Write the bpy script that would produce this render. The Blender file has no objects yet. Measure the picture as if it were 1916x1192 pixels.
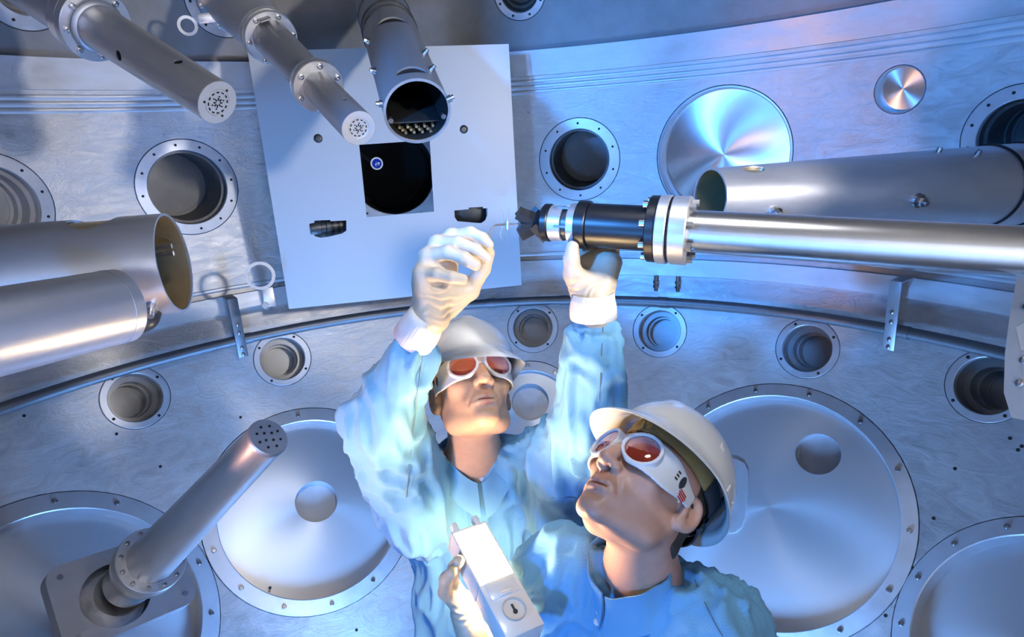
import bpy, bmesh, math, random
import numpy as np
from mathutils import Matrix, Vector, noise

random.seed(7)
SC = bpy.context.scene
COL = SC.collection

# ------------------------------------------------------------------ camera
FPX = 1154.0                                   # focal length in pixels of the 1916 x 1192 frame
CAM = np.array([0.0704, -1.057, 0.1436])
YAW, PITCH, ROLL = 0.03, 0.285, -0.065
_fw = np.array([math.sin(YAW)*math.cos(PITCH), math.cos(YAW)*math.cos(PITCH), -math.sin(PITCH)])
_r0 = np.array([math.cos(YAW), -math.sin(YAW), 0.0]); _u0 = np.cross(_r0, _fw)
_rt = math.cos(ROLL)*_r0 + math.sin(ROLL)*_u0
_up = -math.sin(ROLL)*_r0 + math.cos(ROLL)*_u0
cam_data = bpy.data.cameras.new('camera'); cam = bpy.data.objects.new('camera', cam_data); COL.objects.link(cam)
cam_data.sensor_width = 36.0; cam_data.lens = 36.0*FPX/1916.0; cam_data.clip_start = 0.02
cam.matrix_world = Matrix(((_rt[0], _up[0], -_fw[0], CAM[0]), (_rt[1], _up[1], -_fw[1], CAM[1]),
                           (_rt[2], _up[2], -_fw[2], CAM[2]), (0, 0, 0, 1)))
SC.camera = cam

# ------------------------------------------------------------------ world, lights, exposure
SC.view_settings.view_transform = 'Standard'; SC.view_settings.look = 'None'
SC.view_settings.exposure = 0.0; SC.view_settings.gamma = 1.0; SC.view_settings.use_curve_mapping = False
SC.cycles.use_denoising = True
SC.cycles.max_bounces = 5; SC.cycles.diffuse_bounces = 3; SC.cycles.glossy_bounces = 3; SC.cycles.transmission_bounces = 4
SC.cycles.caustics_reflective = False; SC.cycles.caustics_refractive = False
SC.cycles.use_adaptive_sampling = True; SC.cycles.adaptive_threshold = 0.10; SC.cycles.adaptive_min_samples = 14
SC.cycles.sample_clamp_indirect = 6.0
world = bpy.data.worlds.new('world'); SC.world = world; world.use_nodes = True
world.node_tree.nodes['Background'].inputs['Color'].default_value = (0.02, 0.024, 0.03, 1)

def lamp(name, kind, loc, aim, color, watts, **kw):
    d = bpy.data.lights.new(name, kind); d.color = color; d.energy = watts
    for k, v in kw.items(): setattr(d, k, v)
    o = bpy.data.objects.new(name, d); COL.objects.link(o)
    z = (Vector(loc) - Vector(aim)).normalized()
    o.rotation_euler = z.to_track_quat('Z', 'Y').to_euler(); o.location = loc
    return o
lamp('white_work_light', 'SPOT', (1.25, -0.85, 0.30), (-0.88, 1.6, 0.10), (1.0, 0.95, 0.90), 105, spot_size=math.radians(44), spot_blend=0.35, shadow_soft_size=0.06)
lamp('blue_work_light', 'SPOT', (-0.80, -1.05, 0.55), (1.15, 1.5, 0.26), (0.06, 0.32, 1.0), 290, spot_size=math.radians(42), spot_blend=0.35, shadow_soft_size=0.05)
lamp('added_blue_wall_fill', 'AREA', (-0.45, 0.45, -1.70), (-0.85, 1.55, -1.05), (0.18, 0.44, 1.0), 20, shape='DISK', size=0.25, spread=math.radians(130))  # added unseen lamp that tints the lower wall blue
lamp('added_blue_wall_fill', 'AREA', (0.65, 0.25, -1.70), (1.15, 1.25, -1.05), (0.18, 0.44, 1.0), 20, shape='DISK', size=0.25, spread=math.radians(130))  # second added unseen lamp for the blue lower wall
lamp('blue_side_light', 'SPOT', (-0.65, -1.20, -0.45), (0.25, 1.2, -0.25), (0.04, 0.32, 1.0), 48, spot_size=math.radians(80), spot_blend=0.5, shadow_soft_size=0.05)
lamp('added_bounce_fill', 'AREA', (0.35, -0.80, -0.10), (0.5, -2.0, 0.05), (1.0, 0.97, 0.94), 42, shape='DISK', size=0.5)  # added fill aimed at the rear wall to raise the overall brightness
lamp('added_blue_bounce_fill', 'AREA', (-0.35, -0.85, -0.45), (-0.45, -1.9, -0.75), (0.10, 0.42, 1.0), 22, shape='DISK', size=0.4)  # added blue fill off the rear wall, gives tubes a blue band
lamp('added_top_fill', 'AREA', (0.25, -0.50, 1.25), (0.10, 0.15, -0.5), (0.95, 0.96, 1.0), 2.6, shape='DISK', size=0.35, spread=math.radians(80))  # added soft fill that brightens helmets, shoulders and tube tops
lamp('added_warm_fill', 'SPOT', (-0.40, -0.52, -0.70), (-0.01, 0.13, -0.36), (1.0, 0.56, 0.22), 26, spot_size=math.radians(36), spot_blend=0.7, shadow_soft_size=0.05)  # added unseen fill that warms the rear worker's face and gloves
lamp('added_amber_spot', 'SPOT', (-0.32, -0.60, -0.80), (-0.85, 0.35, 0.25), (1.0, 0.56, 0.26), 12, spot_size=math.radians(56), spot_blend=0.6, shadow_soft_size=0.04)  # added unseen spot for the orange gleam on the top left snout
lamp('added_blue_spot', 'SPOT', (0.35, -1.15, -0.30), (-0.62, -0.05, 0.0), (0.04, 0.30, 1.0), 34, spot_size=math.radians(36), spot_blend=0.5, shadow_soft_size=0.04)  # added unseen spot that turns the left open tube blue
lamp('pink_work_light', 'SPOT', (-1.10, -0.2, -0.7), (1.6, 1.0, 0.1), (1.0, 0.52, 0.36), 45, spot_size=math.radians(40), spot_blend=0.6, shadow_soft_size=0.05)

# ------------------------------------------------------------------ picture geometry
R = 2.0
def ray(x, y): return _fw + _rt*(x-958)/FPX + _up*(596-y)/FPX
def W(x, y, d): return CAM + d*ray(x, y)
def depth(p): return float((np.asarray(p)-CAM) @ _fw)
def proj(p):
    v = np.asarray(p)-CAM; d = v @ _fw
    return np.array([958+FPX*(v @ _rt)/d, 596-FPX*(v @ _up)/d])
def sph(x, y, rad=R):
    d = ray(x, y); a = d@d; b = 2*CAM@d; c = CAM@CAM-rad*rad
    return CAM + d*((-b+math.sqrt(b*b-4*a*c))/2/a)

# ------------------------------------------------------------------ materials
def newmat(name):
    m = bpy.data.materials.new(name); m.use_nodes = True
    nt = m.node_tree; return m, nt, nt.nodes['Principled BSDF']
def mat(name, col, metal=0.0, rough=0.5, var=0.0, scale=8.0, stretch=(1,1,1), bump=0.0, rvar=0.0, coat=0.0, sss=0.0, spec=None, bscale=None):
    m, nt, b = newmat(name); N = nt.nodes; L = nt.links
    b.inputs['Base Color'].default_value = (*col, 1); b.inputs['Metallic'].default_value = metal; b.inputs['Roughness'].default_value = rough
    if coat: b.inputs['Coat Weight'].default_value = coat; b.inputs['Coat Roughness'].default_value = 0.08
    if spec is not None: b.inputs['Specular IOR Level'].default_value = spec
    if sss:
        b.inputs['Subsurface Weight'].default_value = sss; b.inputs['Subsurface Radius'].default_value = (0.012, 0.005, 0.003); b.inputs['Subsurface Scale'].default_value = 1.0
    if var or bump or rvar:
        tc = N.new('ShaderNodeTexCoord'); mp = N.new('ShaderNodeMapping'); mp.inputs['Scale'].default_value = stretch
        L.new(tc.outputs['Object'], mp.inputs['Vector'])
        nz = N.new('ShaderNodeTexNoise'); nz.inputs['Scale'].default_value = scale; nz.inputs['Detail'].default_value = 6; nz.inputs['Roughness'].default_value = 0.62
        L.new(mp.outputs['Vector'], nz.inputs['Vector'])
        if var:
            mr = N.new('ShaderNodeMapRange'); mr.inputs['From Min'].default_value = .3; mr.inputs['From Max'].default_value = .7
            mr.inputs['To Min'].default_value = 1-var; mr.inputs['To Max'].default_value = 1+var
            L.new(nz.outputs['Fac'], mr.inputs['Value'])
            mx = N.new('ShaderNodeMix'); mx.data_type = 'RGBA'; mx.blend_type = 'MULTIPLY'; mx.inputs[0].default_value = 1
            mx.inputs[6].default_value = (*col, 1); L.new(mr.outputs['Result'], mx.inputs[7]); L.new(mx.outputs[2], b.inputs['Base Color'])
        if rvar:
            m2 = N.new('ShaderNodeMapRange'); m2.inputs['From Min'].default_value = .3; m2.inputs['From Max'].default_value = .7
            m2.inputs['To Min'].default_value = max(.03, rough-rvar); m2.inputs['To Max'].default_value = rough+rvar
            L.new(nz.outputs['Fac'], m2.inputs['Value']); L.new(m2.outputs['Result'], b.inputs['Roughness'])
        if bump:
            bp = N.new('ShaderNodeBump'); bp.inputs['Strength'].default_value = bump; bp.inputs['Distance'].default_value = 0.004
            src = nz
            if bscale:
                src = N.new('ShaderNodeTexNoise'); src.inputs['Scale'].default_value = bscale; src.inputs['Detail'].default_value = 4
                L.new(mp.outputs['Vector'], src.inputs['Vector'])
            L.new(src.outputs['Fac'], bp.inputs['Height']); L.new(bp.outputs['Normal'], b.inputs['Normal'])
    return m
def turned(name, col, rough=0.25, aniso=0.85, metal=1.0):
    m, nt, b = newmat(name); N = nt.nodes; L = nt.links
    b.inputs['Base Color'].default_value = (*col, 1); b.inputs['Metallic'].default_value = metal; b.inputs['Roughness'].default_value = rough
    b.inputs['Anisotropic'].default_value = aniso
    t = N.new('ShaderNodeTangent'); t.direction_type = 'RADIAL'; t.axis = 'Z'; L.new(t.outputs['Tangent'], b.inputs['Tangent'])
    return m
def wallmat():
    """hand-sanded aluminium plate: patches of swirled scratch marks in gloss and relief"""
    m, nt, b = newmat('sanded_aluminium'); N = nt.nodes; L = nt.links
    tc = N.new('ShaderNodeTexCoord')
    n1 = N.new('ShaderNodeTexNoise'); n1.inputs['Scale'].default_value = 2.2; n1.inputs['Detail'].default_value = 5; L.new(tc.outputs['Object'], n1.inputs['Vector'])
    n2 = N.new('ShaderNodeTexNoise'); n2.inputs['Scale'].default_value = 9; n2.inputs['Detail'].default_value = 8; n2.inputs['Roughness'].default_value = .7; n2.inputs['Distortion'].default_value = 1.6
    mp = N.new('ShaderNodeMapping'); mp.inputs['Scale'].default_value = (1, 1, 2.6); L.new(tc.outputs['Object'], mp.inputs['Vector']); L.new(mp.outputs['Vector'], n2.inputs['Vector'])
    mr = N.new('ShaderNodeMapRange'); mr.inputs['From Min'].default_value = .3; mr.inputs['From Max'].default_value = .7; mr.inputs['To Min'].default_value = .36; mr.inputs['To Max'].default_value = .52
    L.new(n1.outputs['Fac'], mr.inputs['Value'])
    m2 = N.new('ShaderNodeMapRange'); m2.inputs['From Min'].default_value = .3; m2.inputs['From Max'].default_value = .7; m2.inputs['To Min'].default_value = -.12; m2.inputs['To Max'].default_value = .12
    L.new(n2.outputs['Fac'], m2.inputs['Value'])
    ad = N.new('ShaderNodeMath'); ad.operation = 'ADD'; L.new(mr.outputs['Result'], ad.inputs[0]); L.new(m2.outputs['Result'], ad.inputs[1]); L.new(ad.outputs[0], b.inputs['Roughness'])
    cr = N.new('ShaderNodeMapRange'); cr.inputs['From Min'].default_value = .25; cr.inputs['From Max'].default_value = .75; cr.inputs['To Min'].default_value = .34; cr.inputs['To Max'].default_value = .68
    mixn = N.new('ShaderNodeMath'); mixn.operation = 'MULTIPLY_ADD'; mixn.inputs[1].default_value = .45; L.new(n1.outputs['Fac'], mixn.inputs[0])
    sc2 = N.new('ShaderNodeMath'); sc2.operation = 'MULTIPLY'; sc2.inputs[1].default_value = .55; L.new(n2.outputs['Fac'], sc2.inputs[0]); L.new(sc2.outputs[0], mixn.inputs[2])
    L.new(mixn.outputs[0], cr.inputs['Value'])
    cb = N.new('ShaderNodeCombineColor'); L.new(cr.outputs['Result'], cb.inputs[0]); L.new(cr.outputs['Result'], cb.inputs[1])
    bl = N.new('ShaderNodeMath'); bl.operation = 'MULTIPLY'; bl.inputs[1].default_value = 1.03; L.new(cr.outputs['Result'], bl.inputs[0]); L.new(bl.outputs[0], cb.inputs[2])
    L.new(cb.outputs[0], b.inputs['Base Color']); b.inputs['Metallic'].default_value = .55
    bp = N.new('ShaderNodeBump'); bp.inputs['Strength'].default_value = .5; bp.inputs['Distance'].default_value = .004; L.new(n2.outputs['Fac'], bp.inputs['Height']); L.new(bp.outputs['Normal'], b.inputs['Normal'])
    return m
M_WALL = wallmat()
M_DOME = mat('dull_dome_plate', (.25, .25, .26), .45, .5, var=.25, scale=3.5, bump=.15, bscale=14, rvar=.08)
M_BAND = mat('belt_aluminium', (.56, .57, .60), .5, .45, var=.12, scale=6, stretch=(1,1,3), bump=.1, rvar=.1)
M_PORT = mat('machined_aluminium', (.52, .53, .57), .55, .40, var=.08, scale=14, rvar=.06)
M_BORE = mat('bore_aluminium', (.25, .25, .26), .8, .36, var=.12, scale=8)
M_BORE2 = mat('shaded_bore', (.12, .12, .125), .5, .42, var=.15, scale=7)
M_CAP = mat('satin_cap', (.70, .68, .65), .55, .42, var=.05, scale=20)
M_TURN = turned('turned_aluminium', (.72, .73, .76), .28, .9)
M_TURN2 = turned('turned_cover', (.60, .62, .66), .34, .75, .7)
M_STEEL = mat('brushed_steel', (.58, .58, .60), .72, .36, var=.10, scale=10, stretch=(1,1,.25), bump=.03, rvar=.08)
M_STEEL2 = mat('dull_steel', (.44, .45, .48), .70, .46, var=.12, scale=7, stretch=(1,1,.3), bump=.03, rvar=.08)
M_POLISH = mat('polished_steel', (.66, .66, .67), .95, .24, var=.05, scale=20)
M_RAIL = mat('rail_steel', (.19, .195, .21), .75, .46, var=.1, scale=9)
M_BRASSY = mat('inner_steel', (.78, .62, .36), .9, .36, var=.1, scale=9)
M_BLACK = mat('black_anodised', (.012, .013, .016), .35, .36)
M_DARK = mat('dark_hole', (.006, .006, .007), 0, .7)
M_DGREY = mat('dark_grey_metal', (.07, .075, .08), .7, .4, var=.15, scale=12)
M_BOARD = mat('white_board', (.70, .73, .78), 0, .42)
M_BOLT = mat('bolt_steel', (.34, .34, .36), 1.0, .28)
M_WHITEP = mat('white_plastic', (.90, .90, .88), 0, .32, coat=.25)
M_GOGGLE = mat('white_goggle_plastic', (.83, .84, .84), 0, .35)
M_HELM = mat('white_helmet_shell', (.90, .90, .91), 0, .26, coat=.5)
M_TAN = mat('tan_sweatband', (.36, .26, .10), 0, .6, var=.15, scale=30)
M_STRAP = mat('dark_harness', (.03, .032, .04), 0, .5)
M_CUFF = mat('white_knit', (.84, .84, .84), 0, .8)
M_SEAM = mat('dark_stitching', (.16, .24, .32), 0, .8)
M_SHOE = mat('white_overshoe', (.7, .72, .74), 0, .7)
M_RED = mat('red_print', (.55, .03, .04), 0, .5)
M_BLUEP = mat('blue_print', (.10, .25, .6), 0, .5)
M_GLOVE = mat('latex_glove', (.62, .51, .38), 0, .42, var=.06, scale=40, bump=.05)
M_HAIR = mat('short_grey_hair', (.035, .03, .027), 0, .7, var=.3, scale=120, bump=.4)
def fabricmat():
    m, nt, b = newmat('pale_blue_gown'); N = nt.nodes; L = nt.links
    b.inputs['Roughness'].default_value = .72; b.inputs['Sheen Weight'].default_value = .15
    tc = N.new('ShaderNodeTexCoord')
    g = []
    for ax, fr in (('X', 900), ('Z', 900)):
        w = N.new('ShaderNodeTexWave'); w.bands_direction = ax; w.inputs['Scale'].default_value = 95; L.new(tc.outputs['Object'], w.inputs['Vector']); g.append(w)
    mx = N.new('ShaderNodeMath'); mx.operation = 'MAXIMUM'; L.new(g[0].outputs['Fac'], mx.inputs[0]); L.new(g[1].outputs['Fac'], mx.inputs[1])
    nz = N.new('ShaderNodeTexNoise'); nz.inputs['Scale'].default_value = 5; nz.inputs['Detail'].default_value = 4; L.new(tc.outputs['Object'], nz.inputs['Vector'])
    c = N.new('ShaderNodeMix'); c.data_type = 'RGBA'; c.inputs[6].default_value = (.15, .42, .72, 1); c.inputs[7].default_value = (.19, .48, .77, 1); L.new(mx.outputs[0], c.inputs[0])
    L.new(c.outputs[2], b.inputs['Base Color'])
    bp = N.new('ShaderNodeBump'); bp.inputs['Strength'].default_value = .35; bp.inputs['Distance'].default_value = .006
    n2 = N.new('ShaderNodeTexNoise'); n2.inputs['Scale'].default_value = 16; n2.inputs['Detail'].default_value = 3; n2.inputs['Distortion'].default_value = .8
    mp = N.new('ShaderNodeMapping'); mp.inputs['Scale'].default_value = (1.2, 1.2, .45); L.new(tc.outputs['Object'], mp.inputs['Vector']); L.new(mp.outputs['Vector'], n2.inputs['Vector'])
    L.new(n2.outputs['Fac'], bp.inputs['Height']); L.new(bp.outputs['Normal'], b.inputs['Normal'])
    return m
M_GOWN = fabricmat()
def skinmat(name, col, lip, beard):
    m, nt, b = newmat(name); N = nt.nodes; L = nt.links
    b.inputs['Roughness'].default_value = .45
    at = N.new('ShaderNodeVertexColor'); at.layer_name = 'tint'
    sp = N.new('ShaderNodeSeparateColor'); L.new(at.outputs['Color'], sp.inputs[0])
    tc = N.new('ShaderNodeTexCoord')
    nz = N.new('ShaderNodeTexNoise'); nz.inputs['Scale'].default_value = 60; nz.inputs['Detail'].default_value = 5; L.new(tc.outputs['Object'], nz.inputs['Vector'])
    a = N.new('ShaderNodeMix'); a.data_type = 'RGBA'; a.inputs[6].default_value = (*[c*.86 for c in col], 1); a.inputs[7].default_value = (*[min(1, c*1.12) for c in col], 1); L.new(nz.outputs['Fac'], a.inputs[0])
    c1 = N.new('ShaderNodeMix'); c1.data_type = 'RGBA'; c1.inputs[7].default_value = (*lip, 1); L.new(sp.outputs[0], c1.inputs[0]); L.new(a.outputs[2], c1.inputs[6])
    c2 = N.new('ShaderNodeMix'); c2.data_type = 'RGBA'; c2.inputs[7].default_value = (*beard, 1); L.new(sp.outputs[1], c2.inputs[0]); L.new(c1.outputs[2], c2.inputs[6])
    L.new(c2.outputs[2], b.inputs['Base Color'])
    bp = N.new('ShaderNodeBump'); bp.inputs['Strength'].default_value = .12; bp.inputs['Distance'].default_value = .002
    n2 = N.new('ShaderNodeTexNoise'); n2.inputs['Scale'].default_value = 260; L.new(tc.outputs['Object'], n2.inputs['Vector']); L.new(n2.outputs['Fac'], bp.inputs['Height']); L.new(bp.outputs['Normal'], b.inputs['Normal'])
    return m
M_SKIN_A = skinmat('skin_fair', (.68, .42, .29), (.58, .25, .19), (.46, .28, .20))
M_SKIN_B = skinmat('skin_tanned', (.64, .37, .28), (.52, .22, .19), (.36, .22, .17))
def lensmat():
    m, nt, b = newmat('red_laser_glass')
    b.inputs['Base Color'].default_value = (.42, .045, .02, 1); b.inputs['Roughness'].default_value = .06; b.inputs['Transmission Weight'].default_value = .35; b.inputs['IOR'].default_value = 1.45
    b.inputs['Coat Weight'].default_value = .6; b.inputs['Coat Roughness'].default_value = .03
    return m
M_LENS = lensmat()
def glow(name, col, s):
    m, nt, b = newmat(name); b.inputs['Base Color'].default_value = (.9, .9, .85, 1)
    b.inputs['Emission Color'].default_value = (*col, 1); b.inputs['Emission Strength'].default_value = s
    return m
M_GLOW = glow('lit_fluorescent_tube', (1.0, .68, .32), 230.0)
M_BLUEGLASS = mat('blue_viewport_glass', (.01, .05, .55), 0, .08, coat=1)

# ------------------------------------------------------------------ object helpers
MW = {}
def root(name, label, cat, M, group=None):
    o = bpy.data.objects.new(name, None); COL.objects.link(o); o.empty_display_size = .05
    o.matrix_world = M; o['label'] = label; o['category'] = cat
    if group: o['group'] = group
    MW[o.name] = M.copy(); return o
def tag(o, label=None, cat=None, group=None, kind=None):
    if label: o['label'] = label
    if cat: o['category'] = cat
    if group: o['group'] = group
    if kind: o['kind'] = kind
    return o
def finish(me, sharp=38, smooth=True):
    if smooth:
        me.polygons.foreach_set('use_smooth', [True]*len(me.polygons))
        if sharp: me.set_sharp_from_angle(angle=math.radians(sharp))
    me.update()
def mk(name, VF, m, parent=None, world=False, sharp=38, smooth=True):
    V, F = VF; V = np.asarray(V, float)
    if parent is not None and world:
        Mi = np.array(MW[parent.name].inverted()); V = V @ Mi[:3, :3].T + Mi[:3, 3]
    loc = None
    if parent is None and world:
        loc = (V.min(0)+V.max(0))/2; V = V-loc
    me = bpy.data.meshes.new(name); me.from_pydata(V.tolist(), [], [list(f) for f in F]); finish(me, sharp, smooth)
    me.materials.append(m)
    o = bpy.data.objects.new(name, me); COL.objects.link(o)
    if loc is not None: o.location = loc; MW[o.name] = Matrix.Translation(loc)
    if parent is not None: o.parent = parent; MW[o.name] = MW[parent.name]
    elif loc is None: MW[o.name] = Matrix.Identity(4)
    return o
def mkmesh(name, me, m, parent):
    finish(me); me.materials.clear(); me.materials.append(m)
    o = bpy.data.objects.new(name, me); COL.objects.link(o); o.parent = parent; MW[o.name] = MW[parent.name]; return o
def join(*vfs):
    V = []; F = []; n = 0
    for v, f in vfs:
        v = np.asarray(v, float); V.append(v); F += [[i+n for i in q] for q in f]; n += len(v)
    return np.concatenate(V), F
def xf(VF, M):
    V, F = VF; M = np.array(M); return np.asarray(V) @ M[:3, :3].T + M[:3, 3], F
def mv(VF, d): return np.asarray(VF[0])+np.asarray(d), VF[1]
def frame(p, z, upref=(0, 0, 1)):
    """matrix at p, Z along z, Y as near upref as can be"""
    z = np.array(z, float); z /= np.linalg.norm(z); u = np.array(upref, float)
    x = np.cross(u, z); x /= np.linalg.norm(x); y = np.cross(z, x)
    return Matrix(((x[0], y[0], z[0], p[0]), (x[1], y[1], z[1], p[1]), (x[2], y[2], z[2], p[2]), (0, 0, 0, 1)))
def lathe(prof, seg=48, closed=False):
    V = []; F = []; rings = []
    for r, z in prof:
        if r < 1e-9: rings.append([len(V)]); V.append((0, 0, z))
        else:
            rings.append(list(range(len(V), len(V)+seg)))
            V += [(r*math.cos(2*math.pi*k/seg), r*math.sin(2*math.pi*k/seg), z) for k in range(seg)]
    pairs = list(zip(rings[:-1], rings[1:])) + ([(rings[-1], rings[0])] if closed else [])
    for a, b in pairs:
        for k in range(seg):
            k2 = (k+1) % seg
            if len(a) == 1 and len(b) == 1: continue
            if len(a) == 1: F.append((a[0], b[k2], b[k]))
            elif len(b) == 1: F.append((a[k], a[k2], b[0]))
            else: F.append((a[k], a[k2], b[k2], b[k]))
    return np.array(V), F
def cyl(r, z0, z1, seg=24, bev=0.0):
    if bev: return lathe([(0, z0), (r, z0), (r, z1-bev), (r-bev, z1), (0, z1)], seg)
    return lathe([(0, z0), (r, z0), (r, z1), (0, z1)], seg)
def pipe(r0, r1, z0, z1, wall, seg=64):
    """hollow tube from z0 (radius r0) to z1 (radius r1)"""
    return lathe([(r0, z0), (r1, z1), (r1-wall, z1), (r0-wall, z0)], seg, True)
def box(sx, sy, sz, c=(0, 0, 0), bev=0.0):
    bm = bmesh.new(); bmesh.ops.create_cube(bm, size=1)
    for v in bm.verts: v.co = Vector((v.co.x*sx, v.co.y*sy, v.co.z*sz))
    if bev: bmesh.ops.bevel(bm, geom=bm.edges[:], offset=bev, segments=2, affect='EDGES', profile=.5)
    V = [tuple(v.co+Vector(c)) for v in bm.verts]; bm.verts.index_update(); F = [[v.index for v in f.verts] for f in bm.faces]; bm.free()
    return np.array(V), F
def sweep(pts, rad, seg=12, cap=True):
    P = np.asarray(pts, float); n = len(P); rad = np.full(n, rad) if np.isscalar(rad) else np.asarray(rad)
    T = np.gradient(P, axis=0); T /= np.linalg.norm(T, axis=1)[:, None]
    a = np.array([0, 0, 1.0]) if abs(T[0][2]) < .9 else np.array([1.0, 0, 0])
    nrm = np.cross(T[0], a); nrm /= np.linalg.norm(nrm); V = []; F = []
    for i in range(n):
        nrm = nrm - T[i]*(nrm@T[i]); nrm /= np.linalg.norm(nrm); b = np.cross(T[i], nrm)
        for k in range(seg):
            t = 2*math.pi*k/seg; V.append(P[i]+rad[i]*(math.cos(t)*nrm+math.sin(t)*b))
    for i in range(n-1):
        for k in range(seg): F.append((i*seg+k, i*seg+(k+1) % seg, (i+1)*seg+(k+1) % seg, (i+1)*seg+k))
    if cap: F.append(tuple(range(seg))[::-1]); F.append(tuple(range((n-1)*seg, n*seg)))
    return np.array(V), F
def smooth_path(pts, n=12):
    P = [np.asarray(p, float) for p in pts]; P = [2*P[0]-P[1]] + P + [2*P[-1]-P[-2]]; out = []
    for i in range(1, len(P)-2):
        for k in range(n):
            t = k/n; out.append(.5*((2*P[i])+(-P[i-1]+P[i+1])*t+(2*P[i-1]-5*P[i]+4*P[i+1]-P[i+2])*t*t+(-P[i-1]+3*P[i]-3*P[i+1]+P[i+2])*t**3))
    out.append(P[-2]); return np.array(out)
def extrude_poly(loops, th):
    """flat plate from an outer loop and hole loops in XY, from z = 0 to z = -th"""
    cu = bpy.data.curves.new('plate', 'CURVE'); cu.dimensions = '2D'; cu.fill_mode = 'BOTH'; cu.extrude = th/2
    for lp in loops:
        s = cu.splines.new('POLY'); s.points.add(len(lp)-1)
        for p, q in zip(s.points, lp): p.co = (q[0], q[1], 0, 1)
        s.use_cyclic_u = True
    o = bpy.data.objects.new('plate', cu); COL.objects.link(o); dg = bpy.context.evaluated_depsgraph_get()
    me = bpy.data.meshes.new_from_object(o.evaluated_get(dg))
    V = np.array([tuple(v.co) for v in me.vertices]); V[:, 2] -= th/2; F = [list(p.vertices) for p in me.polygons]
    bpy.data.objects.remove(o); bpy.data.curves.remove(cu); bpy.data.meshes.remove(me)
    return V, F
def boolean(VF, cut, recalc=True, solver='EXACT'):
    obs = []
    for i_, (v, f) in enumerate((VF, cut)):
        me = bpy.data.meshes.new('tmp'); me.from_pydata(np.asarray(v).tolist(), [], [list(q) for q in f])
        if recalc or i_ == 1:
            bm = bmesh.new(); bm.from_mesh(me); bmesh.ops.recalc_face_normals(bm, faces=bm.faces[:]); bm.to_mesh(me); bm.free()
        o = bpy.data.objects.new('tmp', me); COL.objects.link(o); obs.append(o)
    md = obs[0].modifiers.new('b', 'BOOLEAN'); md.operation = 'DIFFERENCE'; md.object = obs[1]; md.solver = solver
    dg = bpy.context.evaluated_depsgraph_get(); me = bpy.data.meshes.new_from_object(obs[0].evaluated_get(dg))
    for o in obs: d = o.data; bpy.data.objects.remove(o); bpy.data.meshes.remove(d)
    return me
def circle(c, r, n=40, ry=None): return [(c[0]+r*math.cos(2*math.pi*k/n), c[1]+(ry or r)*math.sin(2*math.pi*k/n)) for k in range(n)]
def bolts_ring(n, rc, rb, z0, z1, ph=0.0, seg=8):
    return join(*[mv(cyl(rb, z0, z1, seg), (rc*math.cos(ph+2*math.pi*k/n), rc*math.sin(ph+2*math.pi*k/n), 0)) for k in range(n)])

# ------------------------------------------------------------------ the chamber: a sphere of 4 m with bored ports
PORTS = []      # (centre on the sphere, radius of the hole in the wall)
def port_at(x, y, ro):
    p = sph(x, y); PORTS.append((p, ro)); return p
def sphere_shell():
    nl, ns = 120, 220; V = []; F = []
    for rad, flip in ((R, True), (R+.12, False)):
        prof = [(rad*math.sin(math.pi*i/nl), -rad*math.cos(math.pi*i/nl)) for i in range(nl+1)]
        prof[0] = (0, -rad); prof[-1] = (0, rad)
        v, f = lathe(prof, ns); n = len(V); V += v.tolist(); F += [[k+n for k in (q[::-1] if flip else q)] for q in f]
    return np.array(V), F
def port_root(name, label, cat, x, y, ro, group=None):
    p = port_at(x, y, ro); n = -p/np.linalg.norm(p)
    return root(name, label, cat, frame(p+n*(R-math.sqrt(R*R-ro*ro)), n), group)
def open_port(label, x, y, ro, rh, depth_=.16, steps=((.86, .07), (.72, .13)), nb=12, ph=.2, face=.001, lining=None, group=None, rb=.0055, name='chamber_port'):
    """flanged bore in the wall: bright flange ring, stepped bore, back plate and a ring of dark bolt holes"""
    r = port_root(name, label, 'port', x, y, ro, group)
    prof = [(ro-.001, -.1), (ro-.001, face-.002), (ro-.003, face), (rh+.002, face), (rh, face-.002), (rh, -.02), (rh+.004, -.02), (rh+.004, -.1)]
    mk('flange', lathe(prof, 72), M_PORT, r)
    z = -.02; pr = [(rh, -.02)]; rr = rh
    for k, d in steps: pr += [(rr, -d), (rh*k, -d)]; rr = rh*k
    pr += [(rr, -depth_)]
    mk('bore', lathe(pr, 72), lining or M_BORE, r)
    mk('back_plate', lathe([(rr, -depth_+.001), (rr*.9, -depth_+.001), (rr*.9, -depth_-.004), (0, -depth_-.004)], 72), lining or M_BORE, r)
    if nb: tag(mk('bolt_holes', bolts_ring(nb, (ro+rh)/2, rb, face-.003, face+.0006, ph), M_DARK, r), kind='stuff')
    return r
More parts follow.
